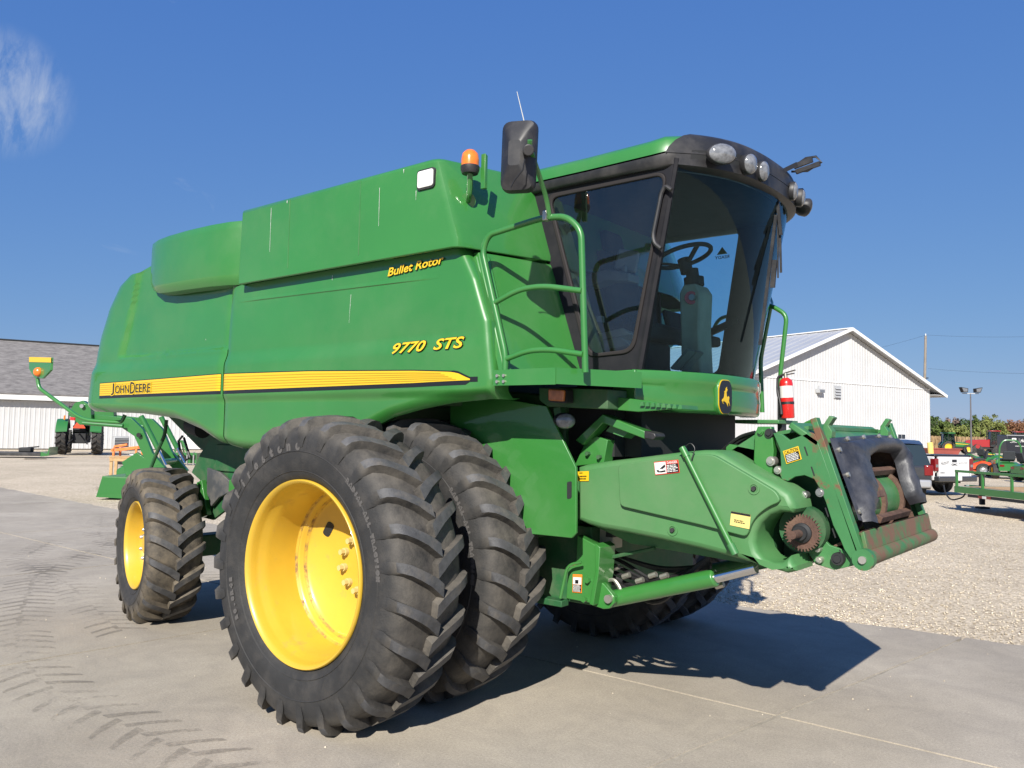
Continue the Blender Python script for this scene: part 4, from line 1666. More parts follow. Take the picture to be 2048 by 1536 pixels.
lp = MB().prism([(1.092,1.114),(1.145,1.097),(1.232,1.065),(1.262,1.021),(1.219,0.705),(1.013,0.707),(1.025,0.917),(1.087,0.94)], 'Y', -.84, -.76)
lpo = part(lp, 'axle_post', 'green', bevel=.004)
lf = MB().prism([(1.251,1.083),(1.291,1.062),(1.279,0.89),(1.245,0.702),(1.216,0.707),(1.257,0.918)], 'Y', -.88, -.70)
part(lf, 'post_flange', 'green', lpo, bevel=.004)
for a in [(1.185,-0.84,0.845),(1.161,-0.84,0.724)]:
    a = Vector(a)
    part(MB().cyl(a, a + Vector((0, -.028, 0)), .018, 6), 'bolt', 'green', lpo)
part(MB().tube(fillet([(1.168,-0.9,0.961),(1.062,-0.9,0.93),(1.011,-0.9,0.718)], .05), .010, 8), 'grab_bar', 'green', lpo)
part(MB().box(.75, 1.02, -.90, -.82, .66, .70), 'axle_beam', 'green_shaded', bevel=.005)
cl = MB().prism([(1.191,0.688),(1.241,0.847),(1.285,0.828),(1.359,0.764),(1.359,0.725),(1.324,0.686),(1.28,0.677)], 'Y', -.82, -.78)
clo = part(cl, 'cylinder_clevis', 'green', bevel=.004)
a = Vector((1.325,-0.82,0.747))
part(MB().cyl(a, a + Vector((0, -.025, 0)), .026, 14), 'pivot_pin', 'zinc', clo)
c0, c1, c2 = Vector((1.279,-0.73,0.725)), Vector((1.985,-0.73,0.946)), Vector((2.224,-0.73,1.031))
cy = part(MB().cyl(c0, c1, .052, 20), 'lift_cylinder', 'green', bevel=.01)
part(MB().cyl(c1, c2, .032, 16), 'cylinder_rod', 'chrome', cy)
cc = MB()
for s_ in (1, -1):
    pass
cy2 = part(MB().cyl((c0.x, .73, c0.z), (c1.x, .73, c1.z), .058, 20), 'lift_cylinder', 'green_shaded', bevel=.01)
part(MB().cyl((c1.x, .73, c1.z), (c2.x, .73, c2.z), .032, 16), 'cylinder_rod', 'chrome', cy2)
# hoses and valves behind the shield
hs = MB()
random.seed(4)
for k in range(9):
    z = 1.02 - k * .025
    pth = [(1.05, -.45 - .03 * k, z), (1.25, -.55, z - .06 + .03 * math.sin(k)), (1.55, -.55 - .01 * k, z - .12 + .05 * math.sin(k * 2)), (1.9, -.62, .98 + .01 * k)]
    hs.tube(fillet(pth, .15), .013, 6)
ho = part(hs, 'hydraulic_hoses', 'hose')
ho['kind'] = 'stuff'
vf = MB()
for k in range(10):
    p = Vector((1.12 + .09 * k, -.60 - random.uniform(0, .06), .86 + .03 * math.sin(k * 1.7)))
    vf.cyl(p, p + Vector((.05, 0, .02)), .017, 8)
vf.tube(fillet([(1.247,-0.74,0.834), (1.306,-0.74,0.854), (1.343,-0.74,0.815), (1.358,-0.74,0.786)], .03), .012, 6)
part(vf, 'hose_fittings', 'zinc')['kind'] = 'stuff'
vbk = MB().box(1.05, 1.22, -.62, -.5, 1.02, 1.15)
part(vbk, 'valve_block', 'beige', bevel=.006)
part(MB().tube([(1.206,-0.72,0.964),(1.582,-0.72,1.072)], .012, 6), 'brace_rod', 'green_shaded')
dc = [(1.067,-0.845,0.868), (1.139,-0.845,0.874), (1.137,-0.845,0.759), (1.065,-0.845,0.755)]
def plate_decal(name, m, pts, lift, parent=None):
    return part(MB().add([(p[0], p[1] - lift, p[2]) for p in pts], [(0, 1, 2, 3)]), name, m, parent, smooth=0)
def sub(pts, u0, v0, u1, v1):
    """part of a quad (u to the right, v down)"""
    P = [Vector(p) for p in pts]
    f = lambda u, v: (P[0] * (1 - u) + P[1] * u) * (1 - v) + (P[3] * (1 - u) + P[2] * u) * v
    return [f(u0, v0), f(u1, v0), f(u1, v1), f(u0, v1)]
def text_lines(pts, u0, v0, u1, v1, n, m, parent, lift):
    """illegibly small print: short bars of words"""
    mb = MB()
    for k in range(n):
        u = u0
        while u < u1 - .05:
            w = random.uniform(.04, .12)
            if u + w > u1:
                break
            q = sub(pts, u, lerp(v0, v1, (k + .2) / n), u + w, lerp(v0, v1, (k + .72) / n))
            mb.add([(p.x, p.y - lift, p.z) for p in q], [(0, 1, 2, 3)])
            u += w + .025
    part(mb, 'small_print', m, parent, smooth=0)['kind'] = 'stuff'
wdc = plate_decal('warning_decal', 'decal_o', dc, .002)
plate_decal('decal_field', 'decal_w', sub(dc, .06, .16, .94, .55), .004, wdc)
plate_decal('decal_text_field', 'decal_k', sub(dc, .06, .57, .94, .96), .004, wdc)
text_lines(dc, .1, .58, .9, .95, 6, 'decal_w', wdc, .006)
plate_decal('pictogram', 'decal_k', sub(dc, .3, .3, .65, .5), .006, wdc)

# ---- feeder house
FH = bpy.data.objects.new('feeder_house', None)
COL.objects.link(FH)
FH.parent = CB
fs_ = [(.95, 1.22), (.95, 1.58), (1.95, 1.61), (2.2, 1.77), (2.30, 1.785), (2.30, 1.035), (1.4, 1.08)]
for s in (-1, 1):
    part(MB().prism(fs_, 'Y', s * .70, s * .675), 'side_wall', 'green_dusty', FH, bevel=.004)
part(MB().slab([(.95, -.675, 1.58), (.95, .675, 1.58), (1.95, .675, 1.61), (1.95, -.675, 1.61)], (0, 0, -.02)), 'top_plate', 'green_dusty', FH)
part(MB().slab([(2.2, -.675, 1.765), (2.2, .675, 1.765), (2.50, .675, 1.825), (2.50, -.675, 1.825)], (0, 0, -.02)), 'top_plate', 'green_dusty', FH)
part(MB().slab([(1.4, -.675, 1.085), (1.4, .675, 1.085), (2.35, .675, 1.035), (2.35, -.675, 1.035)], (0, 0, .02)), 'bottom_plate', 'green_shaded', FH)
part(MB().slab([(2.35, -.675, 1.035), (2.35, .675, 1.035), (2.66, .675, 1.15), (2.66, -.675, 1.15)], (0, 0, .02)), 'bottom_plate', 'rust', FH)
part(MB().box(1.2, 1.25, -.675, .675, 1.1, 1.58), 'inner_wall', 'dark', FH)
rc_ = [(2.24, 1.05), (2.24, 1.775), (2.52, 1.825), (2.755, 1.13), (2.35, 1.035)]
part(MB().prism(rc_, 'Y', -.54, -.52), 'recess_wall', 'green_shaded', FH)  # darkened green adds painted shade to the deep recess
part(MB().prism(rc_, 'Y', .675, .70), 'side_wall', 'green_dusty', FH)
part(MB().prism([(2.29, 1.04), (2.31, 1.04), (2.31, 1.78), (2.29, 1.78)], 'Y', -.70, -.53), 'recess_back', 'green_shaded', FH)
# conveyor drum with slats and chains
dr = MB().cyl((2.49, -.50, 1.37), (2.49, .60, 1.37), .175, 32)
dro = part(dr, 'conveyor_drum', 'green_dusty', FH)
for y in (-.28, .14, .56):
    c_ = MB().lathe([(.175, -.022), (.200, -.022), (.200, .022), (.175, .022)], (2.49, y, 1.37), (0, 1, 0), 26)
    part(c_, 'conveyor_chain', 'rust', dro, smooth=0)
for a, y0, y1 in ((18, -.48, -.0), (-22, -.05, .62), (60, -.48, .62)):
    d = Vector((math.cos(R(a)), 0, math.sin(R(a))))
    p = Vector((2.49, 0, 1.37)) + d * .195
    t_ = Vector((-d.z, 0, d.x))
    sl = MB().slab([p + Vector((0, y0, 0)) - t_ * .02, p + Vector((0, y1, 0)) - t_ * .02, p + Vector((0, y1, 0)) + t_ * .02, p + Vector((0, y0, 0)) + t_ * .02], d * .04)
    part(sl, 'conveyor_slat', 'rust', dro, bevel=.003)
# front frame: side plates, hooks, lip
def front_pt(y, s, o=0):
    """point on the inclined front plane, s metres below its top edge"""
    L_ = math.hypot(.245, .72)
    return (2.545 + .245 / L_ * s + .947 * o, y, 1.83 - .72 / L_ * s + .322 * o)
spx = [(2.333,1.782),(2.381,1.777),(2.425,1.745),(2.477,1.765),(2.534,1.79),(2.563,1.78),(2.805,1.108),(2.765,1.108),(2.711,1.185),(2.693,1.229),(2.655,1.304),(2.617,1.424),(2.589,1.488),(2.557,1.54),(2.506,1.558),(2.455,1.548),(2.417,1.522),(2.383,1.528),(2.367,1.566),(2.378,1.607),(2.372,1.695)]
for s in (1, -1):
    m_ = MB().prism(spx, 'Y', -.76, -.735)
    sp_o = part(m_ if s > 0 else m_.mirror_y(), 'front_side_plate', 'green_rust', FH, bevel=.003)
    fl = MB().slab([front_pt(-.76, -.03, .0), front_pt(-.70, -.03, .0), front_pt(-.70, .76, .0), front_pt(-.76, .76, .0)], Vector((.947, 0, .322)) * .035)
    part(fl if s > 0 else fl.mirror_y(), 'front_flange', 'green_rust', FH, bevel=.003)
    if s > 0:
        for k in range(6):
            u = .10 + k * .112
            sl = MB().slab([front_pt(-.7615, u, -.07), front_pt(-.7615, u + .05, -.07), front_pt(-.7615, u + .05, -.077), front_pt(-.7615, u, -.077)], (0, -.001, 0))
            part(sl, 'plate_slot', 'dark', sp_o, smooth=0)
    lw_ = MB().prism([(2.626,1.194),(2.703,1.176),(2.758,1.105),(2.651,1.067),(2.552,1.086),(2.467,1.205),(2.521,1.291)], 'Y', -.725, -.70)
    part(lw_ if s > 0 else lw_.mirror_y(), 'lower_side_plate', 'green_dusty', FH, bevel=.003)
tb = MB().slab([front_pt(-.76, -.05, -.10), front_pt(.76, -.05, -.10), front_pt(.76, .10, .015), front_pt(-.76, .10, .015)], (-.02, 0, -.03))
part(tb, 'front_top_rail', 'green_dusty', FH, bevel=.008)
for b_ in [(2.556,-0.535,1.799),(2.551,0.619,1.813)]:
    b_ = Vector(b_)
    hk = MB().prism([(b_.x - .02, b_.z - .06), (b_.x + .03, b_.z - .06), (b_.x + .035, b_.z), (b_.x + .015, b_.z + .03), (b_.x + .045, b_.z + .075), (b_.x + .02, b_.z + .085), (b_.x - .015, b_.z + .03)], 'Y', b_.y - .035, b_.y + .035)
    part(hk, 'latch_hook', 'green_dusty', FH, bevel=.004)
# moulded rubber seal round the mouth
OUT = [(2.718,-0.65,1.32),(2.698,-0.65,1.379),(2.659,-0.654,1.496),(2.627,-0.661,1.588),(2.596,-0.66,1.681),(2.573,-0.662,1.748),(2.568,-0.22,1.762),(2.564,0.249,1.774),(2.565,0.61,1.77),(2.586,0.776,1.711),(2.627,0.755,1.588),(2.674,0.723,1.451),(2.719,0.681,1.319)]
INN = [(2.74,-0.486,1.256),(2.714,-0.474,1.334),(2.696,-0.325,1.387),(2.674,-0.226,1.451),(2.641,-0.204,1.549),(2.613,-0.172,1.631),(2.599,0.065,1.67),(2.597,0.368,1.677),(2.601,0.564,1.666),(2.622,0.601,1.604),(2.661,0.55,1.49),(2.695,0.542,1.389),(2.713,0.59,1.336)]
fnv = Vector((.947, 0, .322))
def resamp(P, n):
    P = [Vector(p) for p in P]
    L_ = [0]
    for a, b in zip(P, P[1:]):
        L_.append(L_[-1] + 1)
    out = []
    for k in range(n + 1):
        t = L_[-1] * k / n
        i = min(int(t), len(P) - 2)
        out.append(P[i].lerp(P[i + 1], t - i))
    return out
O2, I2 = resamp(OUT, 48), resamp(INN, 48)
rows = []
for a, b in zip(O2, I2):
    w_ = random.uniform(-.006, .006)
    rows.append([a + fnv * .036, a.lerp(b, .10) + fnv * .045, a.lerp(b, .22) + fnv * .043, a.lerp(b, .34) + fnv * (.085 + w_), a.lerp(b, .6) + fnv * (.10 + w_), a.lerp(b, .9) + fnv * (.085 + w_), b + fnv * .06, b + fnv * .0])
part(MB().grid(rows), 'rubber_seal', 'flap', FH, smooth=60)
for k in (3, 11, 17, 22, 25, 28, 31, 35, 40, 46):
    p = O2[k].lerp(I2[k], .12) + fnv * .044
    part(MB().cyl(p, p + fnv * .014, .014, 8), 'seal_bolt', 'zinc', FH)
# mouth sill and rusty lip bar
sl0 = [front_pt(-.67, .66, -.24), front_pt(.67, .66, -.24), front_pt(.70, .595, .06), front_pt(-.72, .595, .06)]
for ly in (-.51, .672):
    part(MB().slab([front_pt(ly, .02, -.02), front_pt(ly, .60, -.02), front_pt(ly, .55, -.5), front_pt(ly, .02, -.5)], (0, -.006, 0)), 'mouth_shade_liner', 'rust', FH)  # added liner: rust brown, dark enough to paint in the mouth's shade
part(MB().slab(sl0, (-.01, 0, -.02)), 'mouth_sill', 'rust', FH)
lp2 = MB().slab([front_pt(-.72, .60, .062), front_pt(.70, .60, .062), front_pt(.70, .70, .05), front_pt(-.72, .70, .05)], (-.02, 0, -.01))
part(lp2, 'lip_plate', 'lip_rust', FH, bevel=.004)
b0_, b1_ = Vector(front_pt(-.765, .735, .03)), Vector(front_pt(.70, .735, .03))
part(MB().cyl(b0_, b1_, .042, 16), 'lip_bar', 'lip_rust', FH)
part(MB().cyl(b0_ + Vector((0, -.02, 0)), b0_ + Vector((0, .03, 0)), .055, 16), 'lip_pivot', 'green_rust', FH)
part(MB().cyl(b0_ + Vector((0, -.035, 0)), b0_, .02, 10), 'pivot_bolt', 'zinc', FH)
# side linkage of the front frame
lk = MB().prism([(2.223,1.775),(2.241,1.817),(2.319,1.818),(2.333,1.688),(2.319,1.522),(2.218,1.615)], 'Y', -.75, -.70)
lko = part(lk, 'tilt_bracket', 'green', FH, bevel=.004)
for (a, r_, m_) in zip([(2.261,-0.758,1.786),(2.31,-0.758,1.781),(2.321,-0.758,1.627),(2.36,-0.758,1.579),(2.503,-0.758,1.452),(2.588,-0.758,1.47),(2.573,-0.758,1.172),(2.581,-0.758,1.115),(2.676,-0.758,1.131)], (.022, .032, .034, .028, .026, .030, .022, .022, .042), ('green', 'dark', 'zinc', 'zinc', 'steel', 'steel', 'zinc', 'zinc', 'dark')):
    a = Vector(a)
    part(MB().lathe([(r_ * .0, .014), (r_ * .45, .014), (r_ * .5, .006), (r_ * .75, .006), (r_ * .8, .0), (r_ * .8, -.04)], a, (0, -1, 0), 18), 'link_pin', m_, lko, smooth=35)
cp = [(2.39,-0.763,1.684), (2.475,-0.763,1.714), (2.494,-0.763,1.644), (2.41,-0.763,1.614)]
cd = plate_decal('caution_decal', 'decal_y', cp, .002, FH)
plate_decal('decal_field', 'decal_k', sub(cp, .06, .34, .94, .94), .004, cd)
text_lines(cp, .12, .36, .9, .92, 5, 'decal_w', cd, .006)
qa = sub(cp, .08, .05, .94, .31)
def text_quad(name, txt, q, m, parent, lift=.004, bold=.01, shear=0):
    A, B, C_, D_ = [Vector(p) for p in q]
    xd, yd = (C_ - D_), (A - D_)
    w_, h_ = xd.length, yd.length
    org = D_ + Vector((0, -lift, 0))
    return lettering(name, txt, m, org, xd.normalized(), yd.normalized(), w_, h_, shear, bold, parent)
text_quad('lettering', 'CAUTION', qa, 'decal_k', cd)
# control cable bundle and rags behind
cbm = MB()
for k in range(4):
    kz = Vector((.008 * k, .015 * k, -.012 * k))
    cbm.tube(fillet([Vector((1.963,-0.6,1.677)) + kz, Vector((2.081,-0.62,1.762)) + kz, Vector((2.189,-0.66,1.786)) + kz], .1), .010, 6)
part(cbm, 'cable_bundle', 'hose', FH)['kind'] = 'stuff'
part(MB().prism([(2.029,1.697),(2.051,1.715),(2.303,1.673),(2.303,1.547),(2.026,1.607)], 'Y', -.70, -.62), 'upper_rail', 'green', FH, bevel=.004)
# toothed sprocket and shaft
sc_ = Vector((2.53, -.86, 1.262))
tp = []
nt_ = 34
for k in range(nt_):
    for q, r_ in ((0, .100), (.35, .116), (.65, .116), (1.0, .100)):
        a = 2 * math.pi * (k + q * .6) / nt_
        tp.append((sc_.x + .84 * r_ * math.cos(a), sc_.z + .84 * r_ * math.sin(a)))
spo = part(MB().prism(tp, 'Y', -.865, -.85), 'drive_sprocket', 'rust', FH, smooth=30)
part(MB().lathe([(.052, .0), (.052, .02), (.038, .03), (.036, .05), (.0, .05)], sc_, (0, -1, 0), 20), 'sprocket_hub', 'dark', spo)
part(MB().cyl(sc_ + Vector((0, -.02, 0)), sc_ + Vector((0, -.15, 0)), .021, 14), 'drive_shaft', 'rust', spo)
part(MB().cyl((2.53, -.70, 1.262), (2.53, -.855, 1.262), .06, 20), 'shaft_housing', 'green_shaded', FH)
part(MB().cyl((2.50, -.71, 1.27), (2.50, -.78, 1.27), .125, 28), 'chain_case', 'green_shaded', FH)


# ---- moulded side shield of the feeder drive
out2 = [(1.169,1.552),(1.224,1.569),(1.387,1.597),(1.645,1.632),(1.871,1.665),(2.009,1.68),(2.078,1.679),(2.128,1.662),(2.285,1.576),(2.449,1.5),(2.496,1.471),(2.52,1.426),(2.527,1.391),(2.509,1.369),(2.449,1.37),(2.395,1.35),(2.346,1.307),(2.319,1.255),(2.311,1.199),(2.324,1.153),(2.357,1.117),(2.408,1.102),(2.454,1.112),(2.496,1.148),(2.516,1.109),(2.532,1.101),(2.529,1.073),(2.48,1.056),(2.341,1.079),(2.23,1.098),(1.997,1.132),(1.748,1.158),(1.515,1.177),(1.357,1.186),(1.249,1.201),(1.174,1.225)]
csh = Vector((sum(p[0] for p in out2) / len(out2), sum(p[1] for p in out2) / len(out2)))
def inset(pts, d):
    n = len(pts)
    o = []
    for i in range(n):
        a, b, c = Vector(pts[i - 1]), Vector(pts[i]), Vector(pts[(i + 1) % n])
        t1, t2 = (b - a).normalized(), (c - b).normalized()
        nn = Vector((t1.y, -t1.x)) + Vector((t2.y, -t2.x))
        if nn.length < 1e-6:
            nn = Vector((t1.y, -t1.x))
        nn.normalize()
        o.append((b.x + nn.x * d, b.y + nn.y * d))
    return o
ar = sum(out2[i - 1][0] * out2[i][1] - out2[i][0] * out2[i - 1][1] for i in range(len(out2)))
sg = 1 if ar < 0 else -1
def depth_at(p):
    """outer face steps back behind the swelling at the rear end"""
    return .045 * sstep(1.42, 1.30, p[0]) * sstep(1.30, 1.40, p[1])
levels = [(0, -.705), (0, -.925), (.006, -.945), (.018, -.957), (.035, -.962)]
rings = []
for d, y in levels:
    rings.append([(p[0], y, p[1]) for p in inset(out2, d * sg)])
sm = MB().grid(rings, True)
cap_ = rings[-1]
from mathutils.geometry import tessellate_polygon
sm.add(cap_, [tuple(t) for t in tessellate_polygon([[Vector((p[0], p[2], 0)) for p in cap_]])])
SHO = part(sm, 'feeder_side_shield', 'shield', smooth=32)
# raised flat of the moulding, ending in a crease above the lower edge
fc = fillet2([(1.48,1.577),(1.662,1.61),(1.886,1.643),(2.024,1.659),(2.092,1.655),(2.298,1.55),(2.439,1.477),(2.465,1.427),(2.402,1.399),(2.337,1.348),(2.298,1.287),(2.282,1.228),(2.011,1.27),(1.698,1.31),(1.497,1.336)], .03, 3)
part(MB().prism(fc, 'Y', -.94, -.992), 'raised_face', 'shield', SHO, bevel=.024, seg=4, smooth=60)
# round bosses
for a in ((1.829,-0.964,1.222), (2.321,-0.993,1.486)):
    a = Vector(a)
    bo_ = part(MB().lathe([(.034, -.002), (.032, .004), (.022, .004), (.018, -.002)], a, (0, -1, 0), 20), 'knob_recess', 'shield', SHO)
    part(MB().lathe([(.0, .014), (.012, .014), (.014, 0)], a, (0, -1, 0), 12), 'shield_knob', 'black', bo_)
a0, a1 = Vector((1.921,-1.01,1.672)), Vector((2.212,-1.01,1.159))
ro = part(MB().cyl(a0, a1, .0165, 12), 'support_rod', 'green', SHO)
part(MB().cyl(a0.lerp(a1, -.04), a0.lerp(a1, .06), .020, 12), 'rod_sleeve', 'green', ro)
part(MB().cyl(a0.lerp(a1, .95), a0.lerp(a1, 1.05), .022, 12), 'rod_sleeve', 'green_dusty', ro)
part(MB().tube(fillet([a0 + Vector((0, 0, .02)), a0 + Vector((.04, 0, .05)), a0 + Vector((.07, 0, .02)), a0 + Vector((.05, -.01, -.05))], .03), .003, 5), 'retaining_ring', 'hose', ro)
lh = Vector((1.648,-0.96,1.293))
dg = [(1.724,-0.994,1.604), (1.879,-0.994,1.623), (1.889,-0.994,1.551), (1.734,-0.994,1.529)]
d1 = plate_decal('danger_decal', 'decal_r', dg, .002, SHO)
plate_decal('decal_field', 'decal_w', sub(dg, .02, .06, .48, .94), .004, d1)
plate_decal('decal_text_field', 'decal_k', sub(dg, .5, .28, .98, .95), .004, d1)
text_lines(dg, .52, .32, .95, .9, 5, 'decal_w', d1, .006)
text_quad('lettering', 'DANGER', sub(dg, .54, .06, .95, .25), 'decal_w', d1)
hp = [(.08, .62), (.2, .66), (.16, .74), (.3, .72), (.45, .70), (.45, .82), (.28, .84), (.12, .80)]
hp2 = [(.22, .55), (.45, .25), (.46, .45), (.34, .58)]
mbp = MB()
for pg in (hp, hp2):
    mbp.add([(lambda q: (q.x, q.y - .006, q.z))(sub(dg, u, v, u + .01, v + .01)[0]) for u, v in pg], [tuple(range(len(pg)))])
part(mbp, 'pictogram', 'decal_k', d1, smooth=0)
yd = [(1.177,-0.966,1.524), (1.259,-0.966,1.531), (1.259,-0.966,1.47), (1.182,-0.966,1.466)]
y1 = plate_decal('service_decal', 'decal_y', yd, .002, SHO)
plate_decal('decal_mark', 'decal_k', sub(yd, .15, .12, .45, .2), .004, y1)
text_lines(yd, .15, .4, .85, .9, 2, 'decal_k', y1, .004)
cd2 = [(2.196,-0.994,1.358), (2.305,-0.994,1.348), (2.297,-0.994,1.271), (2.188,-0.994,1.283)]
y2 = plate_decal('diagram_decal', 'decal_cream', cd2, .002, SHO)
plate_decal('decal_mark', 'decal_k', sub(cd2, 0, 0, 1, .14), .004, y2)
text_lines(cd2, .2, .5, .8, .75, 2, 'decal_k', y2, .004)

# ---- far side: ladder rails, step, extinguisher bracket
fr_ = MB()
fr_.tube(fillet([(1.50, 1.02, 2.80), (1.62, 1.0, 2.79), (1.755, 1.0, 2.70), (1.70, 1.0, 2.22), (1.72, 1.0, 1.9)], .06), .018, 8)
fr_.tube(fillet([(1.62, 1.02, 2.79), (1.545, 1.0, 2.36), (1.56, 1.0, 1.95)], .06), .018, 8)
fr_.tube([(1.42, 1.0, 2.25), (1.43, 1.0, 1.92)], .018, 8)
fr_.tube(fillet([(1.0, 1.25, 2.10), (1.0, 1.25, 2.6), (1.1, 1.2, 2.75), (1.35, 1.1, 2.75), (1.5, 1.02, 2.80)], .1), .016, 8)
part(fr_, 'ladder_rail', 'green', smooth=60)
part(MB().slab([(1.40, .85, 1.86), (1.75, .85, 1.86), (1.75, 1.25, 1.86), (1.40, 1.25, 1.86)], (0, 0, .03)), 'ladder_step', 'green_dusty', bevel=.006)
pm2 = MB().prism([(min(x, 1.25), -y) for x, y in plat], 'Z', 2.03, 2.115)
part(pm2, 'left_platform', 'green_dusty')
part(MB().bar((1.715, 1.0, 1.78), (1.715, 1.0, 2.14), .035, .09, up=(0, 1, 0)), 'extinguisher_bracket', 'black')
dk3 = MB()
dk3.tube(fillet([(1.95, .62, 1.80), (2.05, .62, 1.87), (2.12, .62, 1.885), (2.14, .62, 1.80)], .03), .014, 6)
part(dk3, 'lift_handle', 'green', FH)

# far-side mirror
m2 = MB()
mc = Vector((1.20, 1.56, 3.30))
def mr2(k, d):
    return [mc + Vector((.2 * d, x, z)) for x, z in fillet2([(-.10 * k, -.22 * k), (.10 * k, -.22 * k), (.10 * k, .22 * k), (-.10 * k, .22 * k)], .05 * k)]
m2.grid([mr2(.93, -.1), mr2(1, 0), mr2(.9, .2), mr2(.4, .4)], True)
q = mr2(.4, .4); m2.add(q, [tuple(range(len(q)))])
q = mr2(.93, -.1); m2.add(q, [tuple(range(len(q)))])
mo2 = part(m2, 'mirror', 'black', smooth=40)
part(MB().tube(fillet([(1.45, 1.1, 2.78), (1.50, 1.38, 2.84), (1.40, 1.56, 2.95), (1.26, 1.56, 3.3)], .12), .012, 8), 'mirror_arm', 'green', mo2)
# unloading auger folded back along the far side
ag = MB().cyl((.35, 1.72, 2.75), (-4.6, 1.75, 2.70), .17, 20)
part(ag, 'unloading_auger', 'green', smooth=60)

# rear marker lamp on its long arm
at_ = MB().tube(fillet([(-4.007,-1.3,1.86), (-4.03,-1.32,1.785), (-4.36,-1.55,1.803), (-4.921,-1.75,2.121), (-4.945,-1.76,2.228)], .12), .019, 10)
ato = part(at_, 'marker_arm', 'green', smooth=60)
pm_ = MB().slab([(-5.133,-1.78,2.444), (-4.593,-1.78,2.416), (-4.59,-1.78,2.291), (-4.77,-1.78,2.212), (-4.966,-1.78,2.222), (-5.117,-1.78,2.319)], (.01, .02, 0))
pmo = part(pm_, 'marker_plate', 'green', ato, bevel=.003)
rq = [(-5.12,-1.78,2.444), (-4.581,-1.78,2.415), (-4.575,-1.78,2.365), (-5.114,-1.78,2.392)]
plate_decal('reflector_strip', 'decal_y', rq, .004, pmo)
la = Vector((-4.862,-1.785,2.28))
part(MB().lathe([(.0, .04), (.025, .038), (.045, .02), (.048, .0)], la, Vector((.55, -.83, 0)), 20), 'amber_lamp', 'amber', pmo, smooth=60)
part(MB().bar((-4.466,-1.62,1.816), (-4.388,-1.61,1.811), .01, .03), 'red_reflector', 'red', ato)

# ============================================================ fire extinguisher (hangs in its bracket)
fe = thing('fire_extinguisher', 'red fire extinguisher with white label strapped to the far ladder rail', 'extinguisher', (1.765, .99, 1.905))
fe.rotation_euler = (0, R(-3), 0)
def fpart(mb, name, m, **k):
    return mb.build(name, M[m], fe, **k)
fpart(MB().lathe([(.0, 0), (.046, 0), (.05, .008), (.05, .265), (.044, .29), (.026, .305), (.018, .31), (.0, .31)], (0, 0, 0), (0, 0, 1), 24), 'cylinder_body', 'red', smooth=50)
fpart(MB().lathe([(.0508, .155), (.0508, .245)], (0, 0, 0), (0, 0, 1), 24), 'label_band', 'decal_w', smooth=60)
fpart(MB().lathe([(.0512, .105), (.0525, .105), (.0525, .125), (.0512, .125)], (0, 0, 0), (0, 0, 1), 24), 'strap', 'black')
fpart(MB().cyl((0, 0, .305), (0, 0, .345), .014, 10), 'valve', 'zinc')
hb = MB().bar((-.01, 0, .345), (.08, -.01, .362), .018, .008)
hb.bar((-.01, 0, .330), (.07, -.01, .338), .018, .008)
fpart(hb, 'squeeze_handle', 'steel')
fpart(MB().tube(fillet([(-.01, -.01, .335), (-.055, -.02, .32), (-.06, -.03, .2), (-.035, -.05, .12), (-.03, -.055, .06)], .04), .009, 8), 'hose', 'hose')
fpart(MB().cyl((-.03, -.055, .1), (-.026, -.058, .03), .013, 10), 'nozzle', 'black')


# ============================================================ buildings
M['white_metal'] = mat('white_wall_metal', (.50, .50, .495), .45, var=.06, vscale=.6, dirt=(.40, .37, .33), amt=.35, dscale=.9, dlo=.5, dhi=.8)
M['roof_metal'] = mat('pale_roof_metal', (.42, .425, .43), .35, metal=.2, var=.08, vscale=.5, dirt=(.30, .16, .10), amt=.5, dscale=.5, dlo=.66, dhi=.75)
M['shingle'] = mat('grey_shingle', (.135, .125, .118), .9, var=.35, vscale=1.4, dirt=(.24, .225, .21), amt=.7, dscale=2.2, dlo=.42, dhi=.65, stretch=(1, 2.2, 3))
M['footing'] = mat('concrete_footing', (.33, .33, .33), .85, var=.15, vscale=2)
M['trim_white'] = mat('white_trim', (.68, .68, .67), .5)
M['dark_glass'] = mat('dark_glass', (.02, .025, .03), .08, spec=.8)
M['dark_steel'] = mat('dark_galvanised', (.10, .095, .10), .6)
M['vent_grey'] = mat('grey_vent', (.36, .37, .38), .5)


def rib_panel(mb, x0, x1, z0, ztop):
    """profiled wall sheet: flat sheet with raised ribs, top edge following ztop(x)"""
    mb.add([(x0, 0, z0), (x1, 0, z0), (x1, 0, ztop(x1)), (x0, 0, ztop(x0)), (x0, .03, z0), (x1, .03, z0), (x1, .03, ztop(x1)), (x0, .03, ztop(x0))],
           [(0, 1, 2, 3), (4, 7, 6, 5), (0, 4, 5, 1), (2, 6, 7, 3), (1, 5, 6, 2), (0, 3, 7, 4)])
    n = 3
    for k in range(n):
        c = x0 + (k + .5) * (x1 - x0) / n
        a, b = c - .035, c + .035
        zt = min(ztop(a), ztop(b))
        mb.add([(a - .02, 0, z0), (a, -.02, z0), (b, -.02, z0), (b + .02, 0, z0), (a - .02, 0, zt), (a, -.02, zt), (b, -.02, zt), (b + .02, 0, zt)],
               [(0, 1, 5, 4), (1, 2, 6, 5), (2, 3, 7, 6), (4, 5, 6, 7), (0, 3, 2, 1)])


RG = R(72)
